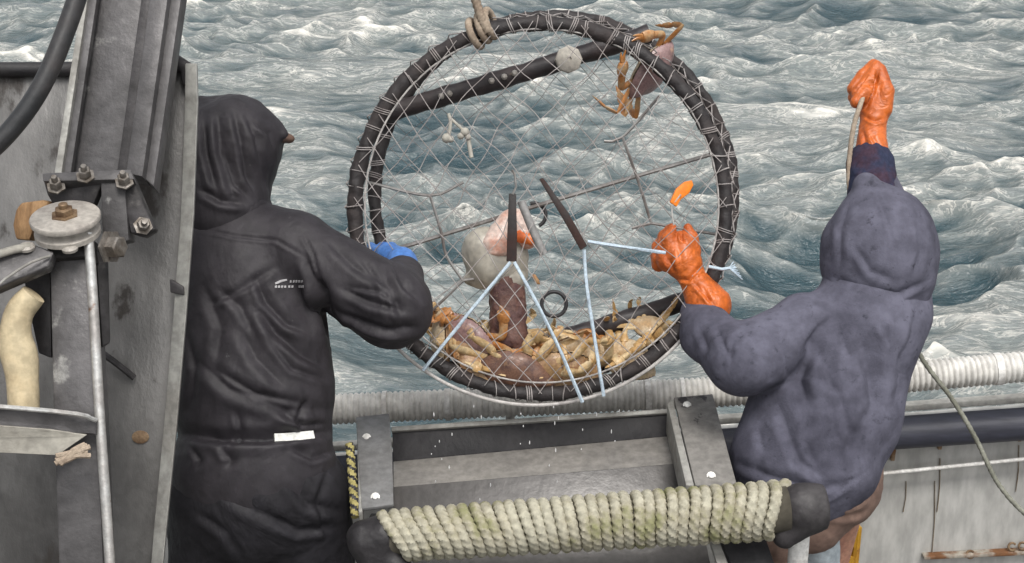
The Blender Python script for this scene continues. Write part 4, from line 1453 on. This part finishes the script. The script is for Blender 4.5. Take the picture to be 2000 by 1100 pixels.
cloth("trousers", [
    (tuple(P(495, 900, 3.71)), tuple(P(510, 960, 3.70)), .195, .205, tuple(VIEW), .8),
    (tuple(Vector(hipL) + Vector((.10, 0, -.02))), tuple(Vector(feetL[1]) + Vector((0, 0, .5))), .135, .10),
    (tuple(Vector(hipL) + Vector((-.10, 0, -.02))), tuple(Vector(feetL[0]) + Vector((0, 0, .5))), .135, .10),
    (tuple(Vector(feetL[1]) + Vector((0, 0, .5))), tuple(Vector(feetL[1]) + Vector((0, 0, .2))), .10, .085),
    (tuple(Vector(feetL[0]) + Vector((0, 0, .5))), tuple(Vector(feetL[0]) + Vector((0, 0, .2))), .10, .085),
], M_trousers, pl, h=.007, k=.03, wr=.004, wscale=7, strokes=[([(350, 930), (420, 950), (500, 935)], .010, .009), ([(520, 1010), (580, 1040), (650, 1030)], .011, .009), ([(640, 920), (620, 980), (640, 1060)], .010, .008), ([(380, 1000), (440, 1040), (470, 1090)], .012, .009),([(560, 930), (600, 985), (670, 1000)], .016, .012), ([(430, 960), (500, 1000), (600, 1040)], .018, .010)])
boots(feetL, M_blackrub, pl)


def blade_on(parent_obj, pts, lift, thick, name, m, parent):
    """a thin patch lying on a garment: corner pixels are dropped on its surface along the viewing ray"""
    dg = bpy.context.evaluated_depsgraph_get()
    mw = root_matrix(parent_obj)
    me = parent_obj.data
    bv = BVHTree.FromPolygons([mw @ v.co for v in me.vertices], [list(p.vertices) for p in me.polygons])
    o0 = Vector((0, 0, CAM_H))
    bm = bmesh.new()
    for poly in pts:
        P3 = []
        for x, y in poly:
            dr = (P(x, y, 1) - o0).normalized()
            hit = bv.ray_cast(o0, dr)
            P3.append((hit[0] if hit[0] else P(x, y, 3.55)) - dr * lift)
        add_slab(bm, P3, thick, 0.0)
    return obj(name, bm, m, parent)


blade_on(jk, [[(536, 847), (560, 846), (590, 843), (612, 841), (615, 856), (590, 859), (560, 861), (537, 862)]], .006, .006, "white_tag", M_reflect, jk)
marks = [[(537, 552), (548, 547), (560, 545), (561, 548), (550, 551), (538, 556)]]
for k, x in enumerate((566, 572, 577, 582, 587)):
    marks.append([(x, 548), (x + 3.4, 547.6), (x + 3.2, 552), (x, 552.4)])
for k, x in enumerate((537, 543, 549, 555, 563, 569, 575, 583, 588)):
    if k != 6:
        marks.append([(x, 558), (x + 4, 557.6), (x + 4, 562), (x, 562.4)])
blade_on(jk, marks, .002, .0012, "printed_mark", M_print, jk)


def glove(name, prims, m, parent, h=.0034, strokes=()):
    return cloth(name, prims, m, parent, h=h, k=.0045, wr=.0008, wscale=30, rel=1, strokes=strokes)


glove("glove", [
    (p_(788, 535, 3.78), p_(785, 512, 3.83), .046, .042), (p_(785, 512, 3.84), p_(760, 500, 3.88), .038, .036),
    (p_(757, 490, 3.89), p_(736, 490, 3.93), .015, .013), (p_(757, 497, 3.89), p_(735, 500, 3.94), .015, .013), (p_(758, 506, 3.89), p_(738, 510, 3.94), .014, .012), (p_(760, 515, 3.89), p_(742, 520, 3.93), .013, .011),
    (p_(736, 490, 3.93), p_(724, 480, 3.965), .013, .011), (p_(735, 500, 3.94), p_(722, 492, 3.97), .013, .011), (p_(738, 510, 3.94), p_(724, 504, 3.97), .012, .010), (p_(742, 520, 3.93), p_(728, 517, 3.96), .011, .009),
    (p_(785, 500, 3.87), p_(765, 483, 3.92), .017, .014), (p_(765, 483, 3.92), p_(745, 480, 3.945), .014, .011)], M_bluglove, pl)
glove("glove", [(p_(340, 640, 3.90), p_(345, 630, 4.0), .045, .04)] + [(p_(345 + 4 * k, 620 + 9 * k, 4.0), p_(352 + 4 * k, 622 + 9 * k, 4.07), .014, .011) for k in range(4)] + [(p_(350, 615, 3.97), p_(362, 612, 4.02), .016, .012)], M_bluglove, pl)

# ---- worker in the blue grey hooded top at the right
pr_ = thing("person", "worker in a damp blue grey hooded top raising one orange glove overhead", "person", (P(1600, 930, 3.78).x, P(1600, 930, 3.78).y, 0))
hipR = P(1600, 935, 3.80)
feetR = [(hipR.x - .14, hipR.y - .02, 0.0), (hipR.x + .10, hipR.y + .05, 0.0)]
skeleton_body("body", P(1712, 470, 3.80), Vector((-.35, .9, -.15)), tuple(P(1705, 570, 3.80)), tuple(P(1585, 880, 3.80)),
              (tuple(P(1570, 630, 3.78)), tuple(P(1760, 610, 3.80))),
              [(tuple(P(1570, 640, 3.76)), tuple(P(1440, 705, 3.70)), tuple(P(1372, 610, 3.86))), (tuple(P(1760, 600, 3.82)), tuple(P(1757, 460, 3.97)), tuple(P(1704, 320, 4.05)))], feetR, pr_)
hoodie = cloth("hooded_top", [
    (p_(1567, 630, 3.77), p_(1755, 620, 3.78), .076, .080),
    (p_(1695, 560, 3.80), p_(1690, 640, 3.79), .12, .15),
    (p_(1680, 650, 3.79), p_(1612, 800, 3.79), .158, .198, tuple(VIEW), .8),
    (p_(1612, 800, 3.79), p_(1566, 898, 3.78), .200, .190, tuple(VIEW), .8),
    (p_(1545, 930, 3.78), p_(1635, 915, 3.79), .095, .105, tuple(VIEW), 1.5),
    (p_(1570, 640, 3.75), p_(1455, 703, 3.69), .084, .092),
    (p_(1440, 702, 3.69), p_(1384, 652, 3.80), .088, .068),
    (p_(1382, 655, 3.80), p_(1372, 622, 3.85), .074, .060),
    (p_(1760, 610, 3.82), p_(1757, 460, 3.96), .085, .07),
    (p_(1757, 460, 3.96), p_(1705, 345, 4.04), .07, .056),
], M_hoodie, pr_, h=.006, k=.026, wr=.0022, wscale=6, seed=7.0, strokes=[
    ([(1575, 790), (1560, 740), (1585, 690), (1600, 640)], .022, 0.0216),
    ([(1520, 790), (1540, 850), (1560, 900), (1620, 945)], .018, 0.0099),
    ([(1680, 640), (1690, 720), (1720, 790), (1745, 800)], .022, 0.0099),
    ([(1590, 660), (1620, 740), (1630, 840)], .024, 0.0087),
    ([(1400, 640), (1420, 690), (1400, 740)], .011, 0.0081),
    ([(1365, 640), (1380, 680), (1365, 720)], .010, 0.0062),
    ([(1440, 660), (1470, 700), (1460, 760)], .014, 0.0050),
    ([(1500, 640), (1530, 690), (1540, 750)], .014, 0.0062),
    ([(1430, 900), (1500, 930), (1600, 960), (1690, 930)], .014, 0.0087),
    ([(1640, 650), (1660, 700), (1660, 780)], .018, 0.0062),
    ([(1700, 690), (1700, 790), (1670, 880)], .020, 0.0074),
    ([(1750, 640), (1760, 720), (1745, 800)], .014, 0.0050),
    ([(1480, 830), (1490, 880), (1470, 920)], .016, 0.0050),
    ([(1585, 700), (1545, 745), (1490, 770)], .012, 0.0074), ([(1600, 720), (1640, 770), (1660, 850), (1650, 920)], .014, 0.0074),
    ([(1590, 800), (1570, 860), (1600, 920)], .012, 0.0062), ([(1460, 640), (1430, 670), (1425, 720)], .009, 0.0056),
    ([(1640, 610), (1600, 640), (1570, 690)], .010, 0.0050), ([(1720, 620), (1740, 680), (1735, 740)], .010, 0.0056),
    ([(1790, 600), (1780, 660), (1750, 720)], .010, 0.0056), ([(1450, 940), (1530, 965), (1620, 972), (1700, 915)], .006, 0.0043),
])
cloth("hood", [
    (p_(1724, 470, 3.79), p_(1712, 490, 3.79), .140, .138),
    (p_(1704, 410, 3.80), p_(1691, 362, 3.79), .092, .034),
    (p_(1722, 540, 3.80), p_(1715, 575, 3.80), .128, .115),
    (p_(1645, 470, 3.83), p_(1640, 525, 3.84), .048, .045), (p_(1785, 500, 3.79), p_(1778, 560, 3.79), .055, .050), (p_(1655, 540, 3.77), p_(1660, 585, 3.77), .045, .05),
], M_hoodie, pr_, h=.006, k=.045, wr=.0012, wscale=8, seed=9.0, strokes=[([(1625, 540), (1680, 572), (1750, 578), (1812, 548)], .010, .009), ([(1660, 390), (1640, 450), (1640, 530)], .010, .005), ([(1694, 345), (1722, 400), (1745, 480), (1752, 560)], .004, .004), ([(1790, 420), (1800, 490), (1780, 550)], .010, .006), ([(1670, 480), (1700, 530), (1750, 550)], .012, .006), ([(1640, 560), (1700, 602), (1770, 604)], .008, .007)])
cloth("hood_collar", [(p_(1650, 588, 3.78), p_(1720, 606, 3.76), .040, .046), (p_(1720, 606, 3.76), p_(1785, 588, 3.78), .046, .038)], M_hoodie, pr_, h=.008, k=.03, wr=.004, wscale=12, seed=2.0)
cloth("cuff", [(p_(1380, 640, 3.83), p_(1371, 614, 3.87), .066, .060)], M_cuff, pr_, h=.0035, k=.01, wr=.002, wscale=18)
cloth("cuff", [(p_(1706, 390, 4.0), p_(1700, 322, 4.055), .070, .066)], M_darkcuff, pr_, h=.0035, k=.01, wr=.003, wscale=14)
cloth("trousers", [
    (p_(1578, 890, 3.80), p_(1612, 935, 3.80), .165, .150, tuple(VIEW), .8),
    (p_(1628, 925, 3.80), p_(1592, 1032, 3.78), .105, .064),
    (tuple(Vector(hipR) + Vector((-.10, 0, -.04))), tuple(Vector(feetR[0]) + Vector((0, 0, .45))), .12, .085),
], M_browntr, pr_, h=.009, k=.03, wr=.006, wscale=10, strokes=[([(1610, 960), (1660, 990), (1700, 960)], .010, .010), ([(1600, 1000), (1650, 1010), (1690, 1000)], .01, .008)])
cloth("wader", [(p_(1596, 1030, 3.79), tuple(Vector(feetR[1]) + Vector((-.03, 0, .2))), .056, .06), (tuple(Vector(feetR[0]) + Vector((0, 0, .5))), tuple(Vector(feetR[0]) + Vector((0, 0, .2))), .09, .075)], M_paleboot, pr_, h=.01, k=.02, wr=.005, wscale=12)
boots(feetR, M_drum, pr_)

# raised fist holding the cord, gauntlet below
gl = glove("glove", [
    (p_(1702, 316, 4.05), p_(1704, 252, 4.08), .050, .038), (p_(1704, 252, 4.08), p_(1708, 222, 4.09), .037, .040),
    (p_(1708, 215, 4.09), p_(1702, 182, 4.10), .045, .043, tuple(VIEW), .85), (p_(1688, 192, 4.09), p_(1684, 174, 4.10), .036, .032),
    (p_(1668, 174, 4.09), p_(1686, 148, 4.10), .020, .019), (p_(1686, 148, 4.10), p_(1706, 126, 4.11), .019, .016),
    (p_(1676, 184, 4.07), p_(1697, 156, 4.08), .019, .018), (p_(1697, 156, 4.08), p_(1712, 128, 4.095), .018, .015),
    (p_(1668, 190, 4.12), p_(1684, 160, 4.14), .018, .017), (p_(1684, 160, 4.14), p_(1702, 138, 4.14), .017, .014),
    (p_(1724, 212, 4.08), p_(1730, 178, 4.075), .028, .024), (p_(1730, 178, 4.075), p_(1719, 136, 4.09), .023, .017),
    (p_(1672, 200, 4.06), p_(1690, 178, 4.06), .017, .016)], M_orange, pr_,
    strokes=[([(1713, 140), (1706, 180), (1690, 214)], .005, .010), ([(1688, 228), (1710, 238), (1727, 232)], .006, .006), ([(1700, 262), (1712, 280), (1708, 305)], .007, .005), ([(1684, 250), (1690, 280), (1688, 305)], .007, .005), ([(1664, 186), (1680, 168), (1696, 146)], .003, .005)])
# forward fist pinching the lid cord
gl2 = glove("glove", [
    (p_(1384, 596, 3.85), p_(1352, 542, 3.86), .062, .036), (p_(1408, 588, 3.86), p_(1378, 552, 3.86), .026, .018), (p_(1352, 545, 3.86), p_(1340, 518, 3.87), .036, .046),
    (p_(1332, 510, 3.87), p_(1332, 482, 3.88), .050, .044), (p_(1306, 508, 3.87), p_(1304, 482, 3.88), .034, .030),
    (p_(1312, 490, 3.86), p_(1306, 466, 3.86), .026, .021), (p_(1306, 466, 3.86), p_(1312, 445, 3.87), .019, .013),
    (p_(1297, 488, 3.88), p_(1298, 462, 3.90), .022, .019), (p_(1298, 462, 3.90), p_(1308, 446, 3.91), .017, .012),
    (p_(1352, 490, 3.87), p_(1350, 464, 3.87), .024, .019), (p_(1350, 464, 3.87), p_(1343, 445, 3.87), .018, .012),
    (p_(1288, 506, 3.89), p_(1285, 482, 3.91), .021, .017), (p_(1285, 482, 3.91), p_(1294, 466, 3.93), .017, .013),
    (p_(1286, 518, 3.90), p_(1282, 500, 3.93), .019, .016), (p_(1282, 500, 3.93), p_(1290, 488, 3.95), .016, .012)], M_orange, pr_,
    strokes=[([(1330, 455), (1331, 468), (1338, 474)], .004, .010), ([(1322, 545), (1345, 548), (1372, 518)], .006, .007), ([(1356, 552), (1378, 578), (1394, 596)], .006, .008), ([(1370, 556), (1380, 572), (1384, 590)], .006, .005), ([(1300, 500), (1312, 520), (1316, 535)], .008, .005), ([(1325, 480), (1330, 510), (1326, 530)], .008, .004)])

bm = bmesh.new()
add_tube(bm, spline([P(1709, 122, 4.12), P(1700, 150, 4.13), P(1682, 200, 4.04), P(1668, 245, 4.03), P(1660, 300, 4.03), P(1658, 350, 4.02), P(1662, 430, 4.0), P(1640, 640, 4.02)], .006), .0068, 10, twist=2 * math.pi / .045, lobes=3, lobe=.25)
tag(obj("cord", bm, M_hemp), "brown cord held up in the raised orange glove behind the blue grey hood", "rope")
bm = bmesh.new()
add_tube(bm, spline([P(1740, 560, 4.0), P(1795, 690, 3.88), P(1860, 780, 3.84), P(1905, 855, 3.82), P(1950, 945, 3.80), P(2010, 1010, 3.78), P(2080, 1050, 3.76)], .006), .0062, 10, twist=2 * math.pi / .03, lobes=3, lobe=.3)
tag(obj("haul_line", bm, M_greenline), "thin grey green line sagging across the bulwark at the right edge", "rope")

# ---- small gear at the lower right
bm = bmesh.new()
a = P(1563, 1030, 3.60)
add_tube(bm, spline([a, Vector((a.x, a.y, 0.0))], .05), .026, 16)
add_disc(bm, Vector((a.x, a.y, 0.0)), (0, 0, 1), [(.06, 0.0), (.06, .01), (.028, .012)], 20)
tag(obj("white_post", bm, M_white), "white painted pipe post below the right end of the rope roller", "post")
ys = thing("yellow_crate", "chipped yellow plastic crate standing against the pale bulwark behind the worker", "crate", P(1650, 1100, 4.15))
c0 = P(1634, 985, 4.12)
bm = bmesh.new()
zt = c0.z
for (x0, x1, y0, y1) in ((-.06, .04, -.02, 0.0), (-.06, .04, .10, .12), (-.06, -.045, 0, .10), (.025, .04, 0, .10)):
    for z0, z1 in ((zt - .06, zt), (zt - .2, zt - .09), (zt - .36, zt - .22), (0.0, zt - .38)):
        v = [Vector((c0.x + x, c0.y - .12 + y, z)) for x in (x0, x1) for y in (y0, y1) for z in (z0, z1)]
        bmesh.ops.convex_hull(bm, input=[bm.verts.new(q) for q in v])
for x in (-.052, .032):
    for y in (-.01, .11):
        add_tube(bm, [Vector((c0.x + x, c0.y - .12 + y, 0)), Vector((c0.x + x, c0.y - .12 + y, zt - .002))], .012, 8)
obj("shell", bm, M_yellow, ys)
bm = bmesh.new()
add_tube(bm, spline([P(1618, 1072, 3.99), P(1640, 1064, 3.98), P(1660, 1070, 3.98), P(1640, 1084, 3.98), P(1622, 1094, 3.98)], .006), .0065, 8)
obj("lid_tie", bm, M_brack, ys)

# water dripping off the pot
bm = bmesh.new()
rng = random.Random(9)
for k in range(30):
    x = rng.uniform(840, 1260)
    y = rng.uniform(790, 980)
    c = P(x, y, rng.uniform(3.7, 3.85))
    L = rng.uniform(.003, .011)
    add_tube(bm, [c, c - Vector((0, 0, L * .5)), c - Vector((0, 0, L))], [.0007, .0017, .001], 6)
M_drop = mat("water_drop", (0.8, 0.8, 0.8), 0.08, 0, (0.7, 0.7, 0.7), 5, bump=0)
o = obj("water_drops", bm, M_drop)
o["kind"] = "stuff"
o["label"] = "drops of sea water falling from the crab pot"
o["category"] = "water"
